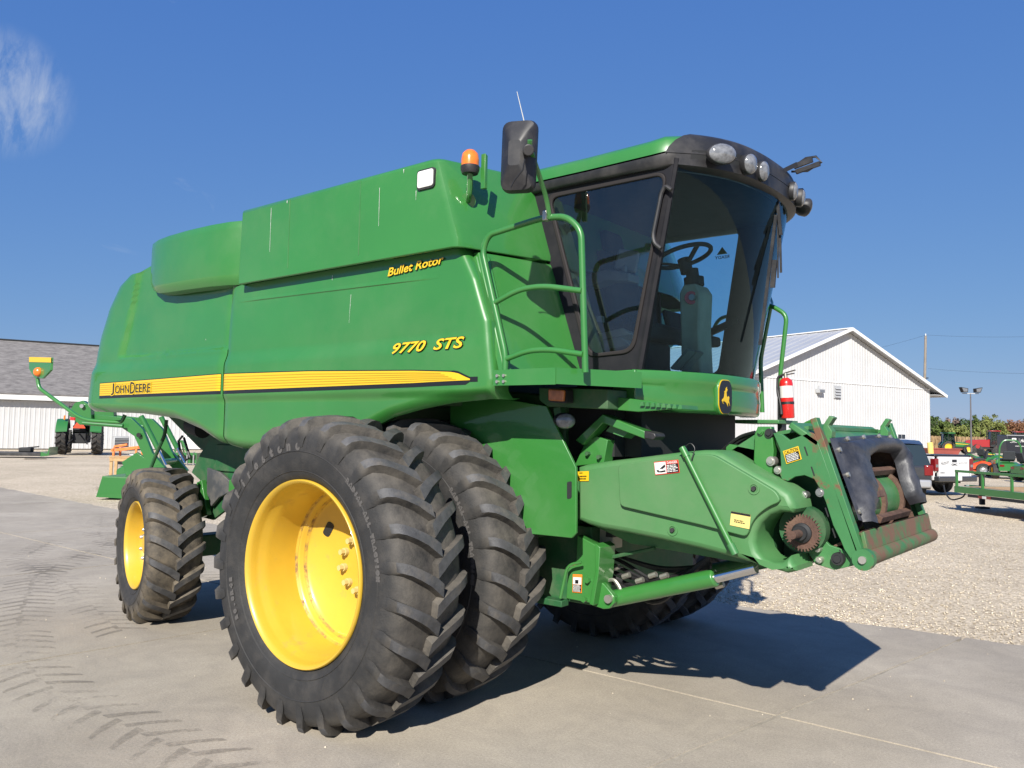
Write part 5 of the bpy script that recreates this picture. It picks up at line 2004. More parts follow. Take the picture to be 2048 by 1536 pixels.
# --- white gabled shed on the right; local x along the gable, y to the back
wb = thing('white_shed', 'white ribbed metal building with pale gable roof behind the pickup', 'building', (-10.86 - .309 * 21, 64.95 - .951 * 21, 0), RG)
Wd, EZ, AZ, FZ = 21.0, 5.68, 9.45, .84
sl = (AZ - EZ) / (Wd / 2)
rz = lambda x: EZ + sl * (Wd / 2 - abs(x - Wd / 2))
pw = .91
k = 0
x = 0
while x < Wd - .05:
    x1 = min(Wd, x + pw)
    m = MB()
    rib_panel(m, x + .004, x1 - .004, FZ, lambda q: EZ - .03)
    m.build('wall_panel', M['white_metal'], wb, smooth=0)
    m = MB()
    if x < Wd / 2 < x1:
        rib_panel(m, x + .004, Wd / 2, EZ + .03, lambda q: rz(q) - .02)
        rib_panel(m, Wd / 2, x1 - .004, EZ + .03, lambda q: rz(q) - .02)
    else:
        rib_panel(m, x + .004, x1 - .004, EZ + .03, lambda q: max(EZ + .031, rz(q) - .02))
    m.build('wall_panel', M['white_metal'], wb, smooth=0)
    x = x1
MB().box(-.02, Wd + .02, -.045, .05, EZ - .04, EZ + .04).build('wall_trim', M['trim_white'], wb)
MB().box(0, Wd, -.02, .3, 0, FZ).build('footing', M['footing'], wb)
Ld = 42
ov = 2.2
bl_ = MB().box(.0, .03, .03, Ld, 0, EZ).box(Wd - .03, Wd, .03, Ld, 0, EZ).box(0, Wd, Ld - .03, Ld, 0, EZ)
bl_.build('rear_walls', M['white_metal'], wb)
for s in (0, 1):
    m = MB()
    ridge = (Wd / 2, AZ + .08)
    e = (-ov * .35, EZ + .08 - sl * ov * .35) if s == 0 else (Wd + ov * .72, EZ + .08 - sl * ov * .72)
    m.add([(ridge[0], -.5, ridge[1]), (e[0], -.5, e[1]), (e[0], Ld + .4, e[1]), (ridge[0], Ld + .4, ridge[1]), (ridge[0], -.5, ridge[1] - .07), (e[0], -.5, e[1] - .07), (e[0], Ld + .4, e[1] - .07), (ridge[0], Ld + .4, ridge[1] - .07)],
          [(0, 1, 2, 3), (4, 7, 6, 5), (0, 4, 5, 1), (1, 5, 6, 2), (2, 6, 7, 3)])
    for q in range(46):
        yq = -.45 + q * (Ld + .8) / 46
        m.bar((ridge[0], yq, ridge[1] + .01), (e[0], yq, e[1] + .01), .05, .03)
    m.build('roof', M['roof_metal'], wb, smooth=0)
    m = MB().bar((ridge[0], -.52, ridge[1] - .02), (e[0], -.52, e[1] - .02), .05, .22)
    m.build('barge_board', M['trim_white'], wb)
MB().bar((Wd / 2, -.5, AZ + .12), (Wd / 2, Ld + .4, AZ + .12), .35, .07).build('ridge_cap', M['trim_white'], wb)
MB().box(Wd, Wd + ov * .70, -.45, Ld, EZ - .45, EZ - .40).build('soffit', M['vent_grey'], wb)
# louvre, wall lamp, window
lx = 9.0
lv = MB().box(lx, lx + .75, -.08, 0, 4.55, 5.45).build('louvre_vent', M['vent_grey'], wb)
for q in range(4):
    MB().slab([(lx + .08, -.10, 4.65 + q * .2), (lx + .67, -.10, 4.65 + q * .2), (lx + .67, -.16, 4.60 + q * .2), (lx + .08, -.16, 4.60 + q * .2)], (0, 0, .02)).build('louvre_blade', M['vent_grey'], lv)
fl_ = MB().box(7.0, 7.6, -.35, -.05, 4.85, 5.12).build('wall_lamp', M['vent_grey'], wb)
MB().box(7.05, 7.55, -.37, -.34, 4.88, 5.05).build('lamp_lens', M['lens'], fl_)
MB().box(7.25, 7.30, -.1, 0, 5.1, 5.35).build('lamp_stem', M['vent_grey'], fl_)
wn = MB().box(16.5, 17.65, -.07, -.005, .95, 2.25).build('window', M['trim_white'], wb)
MB().box(16.62, 17.05, -.085, -.06, 1.05, 2.13).build('pane', M['dark_glass'], wn)
MB().box(17.10, 17.53, -.085, -.06, 1.05, 2.13).build('pane', M['dark_glass'], wn)

# --- long low building on the left
lb = thing('low_barn', 'long low white metal building with weathered grey shingle roof', 'building', (-57.616 - .309 * 14, 16.207 - .951 * 14, 0), RG)
LL = 46
pm0 = None
for q in range(int(LL / .91)):
    if pm0 is None:
        m = MB()
        rib_panel(m, .004, .906, .05, lambda z: 3.30)
        pm0 = m.build('wall_panel', M['white_metal'], lb, smooth=0)
    else:
        dup(pm0, lb, (q * .91, 0, 0))
MB().box(-.3, LL + .3, -.55, -.40, 3.35, 3.72).build('fascia', M['trim_white'], lb)
MB().box(-.3, LL + .3, -.45, .1, 3.33, 3.36).build('soffit', M['vent_grey'], lb)
m = MB().slab([(-.4, -.58, 3.70), (LL + .4, -.58, 3.70), (LL + .4, 8, 8.0), (-.4, 8, 8.0)], (0, 0, .08))
m.build('roof', M['shingle'], lb, smooth=0)
MB().slab([(-.4, 16.5, 3.70), (LL + .4, 16.5, 3.70), (LL + .4, 8, 8.0), (-.4, 8, 8.0)], (0, 0, .08)).build('roof', M['shingle'], lb, smooth=0)
MB().bar((-.4, 8, 8.1), (LL + .4, 8, 8.1), .3, .1).build('ridge_cap', M['dark'], lb)
MB().box(0, LL, .05, 16, 0, 3.4).build('wall_core', M['white_metal'], lb)
dr_ = MB().box(25.8, 26.9, -.08, .0, .05, 2.2).build('door', M['trim_white'], lb)
MB().box(25.9, 25.95, -.12, -.07, 1.0, 1.1).build('handle', M['steel'], dr_)
ac = thing('air_conditioner', 'grey outdoor air conditioner unit standing against the low barn wall', 'air conditioner', (-54.0, 22.6, 0), RG)
MB().box(-.48, .48, -.45, .45, .06, .92).build('housing', M['vent_grey'], ac, bevel=.03)
for q in range(7):
    MB().box(-.44, .44, -.47, -.45, .14 + q * .105, .20 + q * .105).build('grille_slat', M['dark'], ac)
MB().box(-.5, .5, -.47, .47, 0, .06).build('base', M['dark'], ac)
MB().box(-.49, .49, -.46, .46, .92, .97).build('lid', M['vent_grey'], ac, bevel=.02)

# ============================================================ poles and wires
up = thing('utility_pole', 'weathered wooden utility pole rising behind the white shed', 'pole', ((-18.835,100.094,1.153)[0], (-18.835,100.094,1.153)[1], 0))
M['pole_wood'] = mat('pole_wood', (.22, .19, .155), .9, var=.3, vscale=3, stretch=(4, 4, .4))
MB().tube([(-.3, .2, 0), (.15, 0, 14.0)], [.19, .13], 10).build('shaft', M['pole_wood'], up)
MB().cyl((.15, 0, 9.0), (.40, -.1, 9.0), .06, 8).build('insulator', M['dark'], up)
MB().cyl((.15, 0, 14.0), (.15, 0, 14.25), .05, 8).build('insulator', M['trim_white'], up)
top = Vector((-18.451,99.432,14.009))
for nm, a, b, lab in (('power_line', (-18.451,99.432,14.009), (1.906,115.839,15.364), 'upper power line running right from the utility pole top'), ('power_line', (-18.403,99.766,10.098), (1.797,116.113,10.573), 'lower power line running right from the middle of the utility pole'), ('power_line', (-18.451,99.432,14.009), (-52.071,141.743,14.932), 'power line running left from the utility pole behind the shed')):
    A, B = Vector(a), Vector(b)
    pts_ = [A.lerp(B, t / 16) - Vector((0, 0, .6 * 4 * (t / 16) * (1 - t / 16))) for t in range(17)]
    tag(MB().tube(pts_, .010, 5).build(nm, M['dark']), lab, 'power line')
lpz = (-15.381,107.574,7.497)
lt = thing('yard_light', 'tall grey light pole with two floodlights standing in the yard', 'light pole', (lpz[0], lpz[1], 0), R(39))
lh_ = lpz[2]
MB().tube([(0, 0, 0), (0, 0, lh_)], [.11, .07], 10).build('shaft', M['dark_steel'], lt)
MB().bar((-1.0, 0, lh_), (1.0, 0, lh_), .1, .1).build('cross_arm', M['vent_grey'], lt)
for s in (-1, 1):
    f_ = MB().slab([(s * 1.3, -.35, lh_ + .75), (s * .45, -.35, lh_ + .6), (s * .5, -.35, lh_ + .12), (s * 1.05, -.35, lh_ + .12)], (0, .6, 0)).build('floodlight', M['dark'], lt)
    MB().slab([(s * 1.2, -.37, lh_ + .66), (s * .55, -.37, lh_ + .55), (s * .58, -.37, lh_ + .2), (s * 1.0, -.37, lh_ + .2)], (0, .01, 0)).build('lens', M['lens'], f_)

# ============================================================ trees and field
def leaf_mat(name, c, v=.35):
    return mat(name, c, .7, var=v, vscale=.5, spec=.2)
LM = dict(dark=leaf_mat('leaf_dark_green', (.045, .075, .022)), mid=leaf_mat('leaf_green', (.085, .12, .03)), yel=leaf_mat('leaf_yellow_green', (.145, .165, .045)), red=leaf_mat('leaf_russet', (.17, .085, .045)), bare=leaf_mat('twig_grey', (.16, .12, .10)))
M['bark'] = mat('bark', (.10, .08, .065), .9, var=.3, vscale=3)


def tree(label, px_loc, H, Wc, kind, seed, dens=1.0, low=.12):
    rg = random.Random(seed)
    t = thing('tree', label, 'tree', px_loc, rg.uniform(0, 6), 'trees along the far side of the field')
    tr_ = MB().tube([(0, 0, 0), (rg.gauss(0, .1), rg.gauss(0, .1), H * .3), (rg.gauss(0, .25), rg.gauss(0, .25), H * .62), (rg.gauss(0, .3), 0, H * .9)], [.026 * H, .02 * H, .012 * H, .003 * H], 7)
    for q in range(8):
        a = rg.uniform(0, 6.28)
        z0 = H * rg.uniform(.18, .55)
        e = (math.cos(a) * Wc * .4, math.sin(a) * Wc * .4, z0 + H * rg.uniform(.15, .38))
        tr_.tube([(0, 0, z0), (e[0] * .5, e[1] * .5, lerp(z0, e[2], .6)), e], [.011 * H, .007 * H, .002 * H], 5)
    tr_.build('trunk', M['bark'], t)
    vs, fs = [], []
    ncl = int(46 * dens)
    for q in range(ncl):
        while True:
            p = Vector((rg.uniform(-1, 1), rg.uniform(-1, 1), rg.uniform(-1, 1)))
            if .3 < p.length < 1:
                break
        f_ = .55 + .45 * rg.random()
        c = Vector((p.x * Wc / 2 * f_, p.y * Wc / 2 * f_, H * (low + (1 - low) * .52) + p.z * H * (1 - low) * .47 * f_))
        rc = Wc * rg.uniform(.08, .16)
        for j in range(52):
            d = Vector((rg.gauss(0, 1), rg.gauss(0, 1), rg.gauss(0, .8)))
            d = d / max(d.length, 1e-3) * rc * rg.random() ** .4
            o = c + d
            s_ = rg.uniform(.16, .34)
            n_ = (d.normalized() + Vector((rg.gauss(0, .5), rg.gauss(0, .5), rg.gauss(0, .5) + .3))).normalized()
            u = n_.orthogonal().normalized() * s_
            w = n_.cross(u).normalized() * s_ * .7
            i = len(vs)
            vs += [o - u, o + w * .9, o + u, o - w]
            fs.append((i, i + 1, i + 2, i + 3))
    MB().add(vs, fs).build('crown', LM[kind], t, smooth=0, fix=False)


def gp(p):
    return (p[0], p[1], 0)


TR = [
    ('dark conifer-like tree just right of the white shed corner', (-43.38,220.819,0.499), 8.6, 4.6, 'dark', 1.0),
    ('mid green broad tree beside the white shed corner', (-40.517,216.687,0.57), 7.6, 6.4, 'mid', 1.2),
    ('nearly bare grey-brown tree left of the yard light', (-41.721,235.06,0.531), 8.6, 6.0, 'bare', .55),
    ('low yellow-green bushy tree directly left of the yard light pole', (-34.902,205.754,0.71), 5.4, 6.0, 'yel', 1.2),
    ('dark green tree behind the yard light pole', (-38.567,236.323,0.606), 8.2, 6.4, 'dark', 1.2),
    ('tall dark green tree just right of the yard light pole', (-35.978,233.258,0.67), 8.4, 4.6, 'mid', 1.0),
    ('small pale green tree above the red tractor hood', (-31.636,213.556,0.784), 5.6, 4.4, 'yel', 1.0),
    ('large yellow-green rounded tree above the red tractor cab', (-31.741,228.949,0.773), 8.3, 8.2, 'yel', 1.4),
    ('low dark green tree between the yellow-green and russet trees', (-30.934,239.919,0.787), 6.4, 6.2, 'dark', 1.2),
    ('russet autumn tree near the right edge', (-27.991,234.562,0.86), 8.0, 7.6, 'red', 1.3),
    ('brown-green tree at the far right edge', (-26.225,241.151,0.899), 7.0, 7.0, 'red', 1.2),
    ('second dark green tree behind the low yellow-green one', (-45.246,248.975,0.439), 7.4, 6.6, 'mid', 1.2),
    ('russet low tree beneath the nearly bare one', (-43.314,247.959,0.486), 7.0, 5.0, 'red', 1.0),
    ('green tree behind the russet autumn tree', (-26.683,260.127,0.878), 8.2, 8.0, 'mid', 1.3),
]
for i, (lab, p, H, Wc, kd, dn) in enumerate(TR):
    tree(lab, gp(p), H, Wc, kd, 40 + i, dn)

rg = np.random.default_rng(9)
nb = 15000
dd = rg.uniform(136, 176, nb)
fw_ = np.array([-.6288, .7753])
rt_ = np.array([.7772, .6290])
lat = rg.uniform(66, 112, nb)
bx = 4.067 + fw_[0] * dd + rt_[0] * lat
by = -5.194 + fw_[1] * dd + rt_[1] * lat
hh = rg.uniform(1.7, 2.5, nb)
ang = rg.uniform(0, 6.28, nb)
ww = rg.uniform(.06, .16, nb)
lx_, ly_ = np.cos(ang) * ww, np.sin(ang) * ww
tilt = rg.normal(0, .18, (nb, 2))
V = np.stack([np.stack([bx - lx_, by - ly_, np.zeros(nb)], -1), np.stack([bx + lx_, by + ly_, np.zeros(nb)], -1), np.stack([bx + lx_ * .4 + tilt[:, 0], by + ly_ * .4 + tilt[:, 1], hh], -1), np.stack([bx - lx_ * .4 + tilt[:, 0], by - ly_ * .4 + tilt[:, 1], hh], -1)], 1).reshape(-1, 3)
me = bpy.data.meshes.new('corn_field')
me.vertices.add(nb * 4)
me.vertices.foreach_set('co', V.reshape(-1))
me.loops.add(nb * 4)
me.loops.foreach_set('vertex_index', np.arange(nb * 4))
me.polygons.add(nb)
me.polygons.foreach_set('loop_start', np.arange(0, nb * 4, 4))
me.polygons.foreach_set('loop_total', np.full(nb, 4))
me.update()
me.materials.append(mat('dry_corn', (.30, .20, .10), .85, var=.4, vscale=.4))
cf = bpy.data.objects.new('corn_field', me)
COL.objects.link(cf)
tag(cf, 'dry brown standing corn in front of the far trees', kind='stuff')


# ============================================================ vehicles and implements in the yard
M['tgreen'] = mat('tractor_green', (.024, .14, .03), .35, coat=.4)
M['tred'] = mat('tractor_red', (.28, .012, .014), .35, coat=.4)
M['torange'] = mat('mower_orange', (.70, .075, .014), .4, coat=.3)
M['twhite'] = mat('car_white', (.58, .58, .58), .25, coat=.6)
M['tgrey'] = mat('car_dark_grey', (.032, .034, .038), .25, coat=.6)
M['tglass'] = mat('vehicle_glass', (.02, .03, .035), .05, spec=.8)
M['cabglass'] = glass('tractor_cab_glass', (.55, .68, .70))
M['tyreb'] = mat('plain_tyre', (.02, .02, .02), .8, dirt=(.12, .1, .08), amt=.5, dscale=5)
M['trimyellow'] = mat('wheel_yellow', (.68, .42, .02), .4)
M['rimgrey'] = mat('wheel_grey', (.4, .4, .41), .35, metal=.5)
M['tail_red'] = mat('tail_lamp_red', (.16, .006, .007), .2, coat=.6)
M['smv'] = mat('slow_vehicle_orange', (.62, .06, .015), .5)
M['wagonred'] = mat('rusty_red_paint', (.22, .045, .032), .6, var=.2, vscale=2)
M['tank_yellow'] = mat('yellow_poly', (.68, .48, .13), .5)
M['trailer_black'] = mat('trailer_black', (.012, .013, .018), .3, coat=.4)


def wheel(parent, loc, r, w, rim_m, lugs=0, side=1, rim_f=.58, name='wheel'):
    """wheel with axis along local Y; side = sign of the outer face"""
    e = bpy.data.objects.new(name, None)
    COL.objects.link(e)
    e.parent = parent
    e.location = loc
    rr = r * rim_f
    h = w / 2
    rb = r - (.06 * r if lugs else 0)
    m = MB().lathe([(rr, -h * .85), (rr + (rb - rr) * .4, -h), (rb - .02 * r, -h * .85), (rb, -h * .5), (rb, h * .5), (rb - .02 * r, h * .85), (rr + (rb - rr) * .4, h), (rr, h * .85)], (0, 0, 0), (0, 1, 0), 28)
    for k in range(lugs):
        for s in (-1, 1):
            a = 2 * math.pi * (k + (.5 if s > 0 else 0)) / lugs
            vs = []
            for t, q in ((0, 0), (.98, .20)):
                for ra_, dw in ((rb - .03 * r, -.05), (r, -.035), (r, .035), (rb - .03 * r, .05)):
                    vs.append((ra_ * math.cos(a + q + dw), s * h * t, ra_ * math.sin(a + q + dw)))
            m.add(vs, [(0, 1, 5, 4), (1, 2, 6, 5), (2, 3, 7, 6), (0, 3, 2, 1), (4, 5, 6, 7)])
    m.build('tyre', M['tyreb'], e, smooth=40)
    m = MB().lathe([(rr * 1.01, side * h * .8), (rr * .95, side * h * .86), (rr * .88, side * h * .5), (rr * .5, side * h * .25), (rr * .2, side * h * .35), (0, side * h * .35)], (0, 0, 0), (0, 1, 0), 24)
    m.lathe([(rr * 1.01, -side * h * .8), (rr * .9, -side * h * .2), (rr * .9, side * h * .5)], (0, 0, 0), (0, 1, 0), 24)
    m.build('rim', M[rim_m], e, smooth=40)
    return e


def tractor(label, loc, rz, paint, rim, sc=1.0, cab=True, group=None, roof=None, tracks=False, stripe=True, cat='tractor'):
    t = thing('tractor', label, cat, loc, rz, group)
    t.scale = (sc, sc, sc)
    rr, fr_ = (.85, .60)
    if not tracks:
        for s in (-1, 1):
            wheel(t, (0, s * .78, rr), rr, .46, rim, 18, s, .56, 'rear_wheel')
            wheel(t, (2.35, s * .74, fr_), fr_, .34, rim, 16, s, .56, 'front_wheel')
    else:
        for s in (-1, 1):
            for x0 in (-.2, 2.9):
                pr_ = fillet2([(x0 - 1.0, .0), (x0 + 1.0, .0), (x0 + 1.1, .35), (x0 + .25, 1.35), (x0 - .25, 1.35), (x0 - 1.1, .35)], .25)
                tk_ = MB().prism(pr_, 'Y', s * .75, s * 1.3).build('track', M['tyreb'], t, bevel=.03)
                MB().cyl((x0, s * 1.31, 1.0), (x0, s * 1.33, 1.0), .32, 20).build('drive_wheel', M['tred'], tk_)
                for xw in (-.75, 0, .75):
                    MB().cyl((x0 + xw, s * 1.31, .3), (x0 + xw, s * 1.33, .3), .24, 16).build('road_wheel', M['dark'], tk_)
    MB().box(-.35, 2.7, -.3, .3, .55, 1.05).build('chassis', M['dark'], t, bevel=.03)
    hd = MB()
    hx1 = 3.0 if not tracks else 4.4
    hz = 1.55 if not tracks else 2.15
    rows = []
    for x, z, w in ((.85, hz + .02, .40), (1.6, hz, .40), (hx1 - .5, hz - .12, .38), (hx1 - .08, hz - .24, .34), (hx1, hz - .42, .30)):
        rows.append([(x, -w, .95), (x, -w, z - .16), (x, -w * .75, z - .03), (x, 0, z), (x, w * .75, z - .03), (x, w, z - .16), (x, w, .95)])
    hd.grid(rows)
    hd.add(rows[-1], [tuple(range(7))])
    ho_ = hd.build('hood', M[paint], t, smooth=35)
    if stripe:
        for s in (-1, 1):
            MB().slab([(.95, s * .41, hz - .26), (hx1 - .55, s * .40, hz - .34), (hx1 - .55, s * .40, hz - .28), (.95, s * .41, hz - .17)], (0, s * .012, 0)).build('hood_stripe', M['decal_y'], ho_)
    MB().box(hx1 - .04, hx1 + .05, -.26, .26, .95, hz - .5).build('grille', M['dark'], t)
    for s in (-1, 1):
        MB().slab([(hx1 + .0, s * .1, hz - .45), (hx1 + .0, s * .28, hz - .45), (hx1 - .05, s * .28, hz - .33), (hx1 - .05, s * .1, hz - .33)], (.03, 0, 0)).build('headlight', M['lens'], t)
        if not tracks:
            fd = []
            for k in range(9):
                a = R(20 + 130 * k / 8)
                fd.append([(-.92 * math.cos(a) + .0, s * .5, rr + .92 * math.sin(a)), (-.92 * math.cos(a), s * 1.0, rr + .92 * math.sin(a) - .02)])
            f_ = MB().grid(fd)
            f_.grid([[(p[0][0] * 1, p[0][1], p[0][2] - .03), (p[1][0], p[1][1], p[1][2] - .05)] for p in fd])
            f_.build('fender', M[paint], t, smooth=50)
    bz = 1.05 if not tracks else 1.3
    tz = 2.62 if not tracks else 3.45
    if cab:
        cx0, cx1 = -.55, .85
        for (x, xt) in ((cx0, cx0 + .05), (cx1, cx1 - .15), (.1, .08)):
            for s in (-1, 1):
                MB().bar((x, s * .62, bz), (xt, s * .70, tz), .07, .08).build('cab_post', M['dark'], t)
        g_ = MB().slab([(cx0, -.60, bz), (cx1, -.60, bz), (cx1 - .15, -.68, tz), (cx0 + .05, -.68, tz)], (0, .01, 0))
        g_.build('side_glass', M['cabglass'], t, smooth=0)
        MB().slab([(cx0, .60, bz), (cx1, .60, bz), (cx1 - .15, .68, tz), (cx0 + .05, .68, tz)], (0, -.01, 0)).build('side_glass', M['cabglass'], t, smooth=0)
        MB().slab([(cx1, -.60, bz), (cx1, .60, bz), (cx1 - .15, .68, tz), (cx1 - .15, -.68, tz)], (-.01, 0, 0)).build('front_glass', M['cabglass'], t, smooth=0)
        MB().slab([(cx0, -.60, bz), (cx0, .60, bz), (cx0 + .05, .68, tz), (cx0 + .05, -.68, tz)], (.01, 0, 0)).build('rear_glass', M['cabglass'], t, smooth=0)
        MB().box(cx0 - .12, cx1 + .05, -.80, .80, tz, tz + .16).build('cab_roof', M[roof or paint], t, bevel=.06)
        MB().box(cx0, cx1, -.6, .6, bz - .35, bz + .02).build('cab_base', M['dark'], t, bevel=.03)
    else:
        rp_ = MB()
        for s in (-1, 1):
            rp_.bar((-.45, s * .48, .95), (-.5, s * .48, 2.35), .06, .08)
        rp_.bar((-.5, -.5, 2.35), (-.5, .5, 2.35), .06, .08)
        rp_.build('roll_bar', M['dark'], t)
        MB().slab([(-.40, -.06, 1.62), (-.40, .06, 1.62), (-.40, .06, 1.66), (-.40, -.06, 1.66)], (.01, 0, 0)).build('latch', M['dark'], t)
    MB().box(-.25, .18, -.26, .26, 1.12, 1.25).build('seat', M['seat'], t, bevel=.04)
    MB().slab([(-.25, -.25, 1.2), (-.25, .25, 1.2), (-.34, .22, 1.75), (-.34, -.22, 1.75)], (-.08, 0, 0)).build('seat_back', M['seat'], t, bevel=.03)
    st_ = MB()
    c_ = [(.55 + .06 * math.cos(a_), .19 * math.sin(a_), 1.55 + .17 * math.cos(a_)) for a_ in [2 * math.pi * k / 16 for k in range(17)]]
    st_.tube(c_, .015, 5, cap=False)
    st_.cyl((.58, 0, 1.54), (.8, 0, 1.25), .03, 6)
    st_.build('steering_wheel', M['dark'], t)
    MB().tube([(1.25, .30, hz - .1), (1.25, .30, hz + (.75 if not tracks else 1.25))], .05 if not tracks else .09, 8).build('exhaust_stack', M['dark'], t)
    # rear hitch
    hi = MB()
    for s in (-1, 1):
        hi.bar((-.35, s * .25, .75), (-1.05, s * .42, .55), .05, .07)
    hi.bar((-.3, 0, 1.05), (-.95, 0, .95), .04, .05)
    hi.build('hitch_arms', M['dark'], t)
    return t


# --- right side, far row
P_ = (-19.523,115.104,-0.054)
tractor('green cab tractor with yellow wheels facing right in the far row', gp(P_), R(24), 'tgreen', 'trimyellow', 1.0)
P_ = (-17.026,135.177,0.064)
tractor('red tracked tractor with tall exhaust, hood pointing left, beside the black trailer', gp(P_), R(206), 'tred', 'rimgrey', .92, tracks=True, roof='tred', stripe=False)
P_ = (-15.03,144.535,0.052)
tractor('red tracked tractor whose cab shows above the black trailer', gp(P_), R(206), 'tred', 'rimgrey', .92, tracks=True, roof='tred', stripe=False)

# --- black box trailer
P_ = (-10.159,96.898,0.025)
bt = thing('box_trailer', 'black enclosed box trailer with white emblem at the right edge', 'trailer', gp(P_), R(33))
MB().box(0, 5.5, 0, 2.2, .45, 2.45).build('box_body', M['trailer_black'], bt, bevel=.06)
MB().box(-.02, 5.5, -.03, .02, 2.38, 2.46).build('roof_edge', M['rimgrey'], bt)
for x in (2.2, 3.1):
    wheel(bt, (x, .05, .36), .36, .22, 'rimgrey', 0, -1)
    wheel(bt, (x, 2.15, .36), .36, .22, 'rimgrey', 0, 1)
ebp = MB().prism(fillet2([(.55, 1.75), (.95, 1.75), (.98, 2.12), (.52, 2.12)], .08), 'Y', -.022, -.004).build('emblem_plate', M['decal_w'], bt)
MB().prism([(a_ / 100 * .30 + .74 - 5.82 * .3, 1.93 - (b_ - 525) / 260 * .24) for a_, b_ in deer], 'Y', -.03, -.02).build('emblem_deer', M['trailer_black'], ebp)
lettering('lettering', 'JOHN DEERE', 'decal_w', (.35, -.006, 1.60), (1, 0, 0), (0, 0, 1), .8, .10, 0, .01, bt)
MB().box(1.25, 1.265, -.01, -.002, 1.55, 2.1).build('divider_line', M['decal_w'], bt)
lettering('lettering', 'Hutson', 'decal_w', (1.40, -.006, 1.65), (.97, 0, .22), (0, 0, 1), .95, .34, .3, .01, bt)
lettering('lettering', 'www.hutsoninc.com', 'decal_w', (.85, -.006, 1.22), (1, 0, 0), (0, 0, 1), 1.7, .12, 0, .01, bt)


# --- lawn tractors
def mower(label, loc, rz, paint, rim, rops=False, sc=1.0, bag=False):
    t = thing('lawn_tractor', label, 'mower', loc, rz, 'lawn tractors lined up in the yard')
    t.scale = (sc, sc, sc)
    for s in (-1, 1):
        wheel(t, (0, s * .48, .30), .30, .28, rim, 0, s, .55, 'rear_wheel')
        wheel(t, (1.25, s * .42, .20), .20, .18, rim, 0, s, .55, 'front_wheel')
    bd = MB()
    rows = []
    for x, z, w in ((-.35, .62, .42), (.0, .70, .45), (.35, .55, .40), (.6, .50, .34), (.75, .80, .27), (1.1, .84, .27), (1.5, .76, .26), (1.6, .6, .22)):
        rows.append([(x, -w, .32), (x, -w, z - .08), (x, -w * .7, z), (x, w * .7, z), (x, w, z - .08), (x, w, .32)])
    bd.grid(rows)
    bd.add(rows[0], [tuple(range(6))])
    bd.add(rows[-1], [tuple(range(6))])
    b_ = bd.build('body', M[paint], t, smooth=30)
    MB().box(-.365, -.34, -.40, -.22, .50, .58).build('tail_light', M['tail_red'], t)
    MB().box(-.365, -.34, .22, .40, .50, .58).build('tail_light', M['tail_red'], t)
    MB().box(.25, .85, -.58, .58, .14, .26).build('mower_deck', M[paint], t, bevel=.04)
    MB().box(-.12, .30, -.24, .24, .72, .82).build('seat', M['seat'], t, bevel=.03)
    MB().slab([(-.12, -.25, .78), (-.12, .25, .78), (-.22, .23, 1.16), (-.22, -.23, 1.16)], (-.08, 0, 0)).build('seat_back', M['seat'], t, bevel=.04)
    st_ = MB().tube([(.58 + .04 * math.cos(a_), .16 * math.sin(a_), 1.0 + .12 * math.cos(a_)) for a_ in [2 * math.pi * k / 14 for k in range(15)]], .014, 5, cap=False)
    st_.cyl((.6, 0, 1.0), (.75, 0, .78), .025, 6)
    st_.build('steering_wheel', M['dark'], t)
    if paint == 'tgreen':
        for s in (-1, 1):
            MB().slab([(.8, s * .275, .70), (1.45, s * .268, .66), (1.45, s * .268, .70), (.8, s * .275, .76)], (0, s * .01, 0)).build('hood_stripe', M['decal_y'], b_)
    if rops:
        MB().tube(fillet([(-.35, -.42, .5), (-.42, -.40, 1.35), (-.42, -.25, 1.62), (-.42, .25, 1.62), (-.42, .40, 1.35), (-.35, .42, .5)], .15), .035, 8).build('roll_bar', M[paint], t)
    return t


AWAY = R(95)
mower('green lawn tractor with roll bar and black seat seen from behind', gp((-2.223,40.138,-0.005)), R(112), 'tgreen', 'trimyellow', rops=True, sc=1.12)
mower('orange riding mower beside the white pickup tailgate', gp((-3.591,41.603,0.054)), R(200), 'torange', 'rimgrey', sc=1.1)
mower('green riding mower with yellow wheels behind the orange one', gp((-5.122,51.97,0.048)), R(60), 'tgreen', 'trimyellow', sc=1.1)
mower('small green riding mower behind the red hopper box', gp((-8.139,64.996,0.109)), R(15), 'tgreen', 'trimyellow', sc=1.1)
mower('green riding mower cut by the right edge of the picture', gp((-1.127,37.151,0.079)), R(40), 'tgreen', 'trimyellow', sc=1.1)

# --- rusty red hopper box and yellow tank post
P_ = (-9.329,58.864,0.204)
hb_ = thing('hopper_box', 'rusty red steel hopper box behind the white pickup bed', 'hopper', gp(P_), R(39))
m = MB().slab([(0, 0, .45), (1.55, 0, .45), (1.95, 0, 1.12), (-.1, 0, 1.12)], (0, 1.3, 0))
m.build('hopper', M['wagonred'], hb_, bevel=.02)
MB().box(-.14, 1.99, -.05, 1.35, 1.10, 1.18).build('rim', M['wagonred'], hb_)
for x in (.2, 1.4):
    for y in (.1, 1.1):
        MB().box(x, x + .1, y, y + .1, 0, .46).build('leg', M['wagonred'], hb_)
P_ = (-8.096,52.129,0.172)
yp = thing('yellow_marker_post', 'pale yellow post on a black stem beside the white shed corner', 'post', gp(P_))
MB().tube([(.02, 0, .75), (-.05, 0, 1.6)], [.17, .17], 14).build('sleeve', M['tank_yellow'], yp, bevel=.03)
MB().cyl((.02, 0, 0), (.02, 0, .78), .06, 8).build('stem', M['dark'], yp)
MB().box(-.15, .2, -.15, .15, 0, .05).build('foot', M['dark'], yp)

# --- white pickup seen from behind
P_ = (-1.54,24.293,0.249)
hdg = R(152)
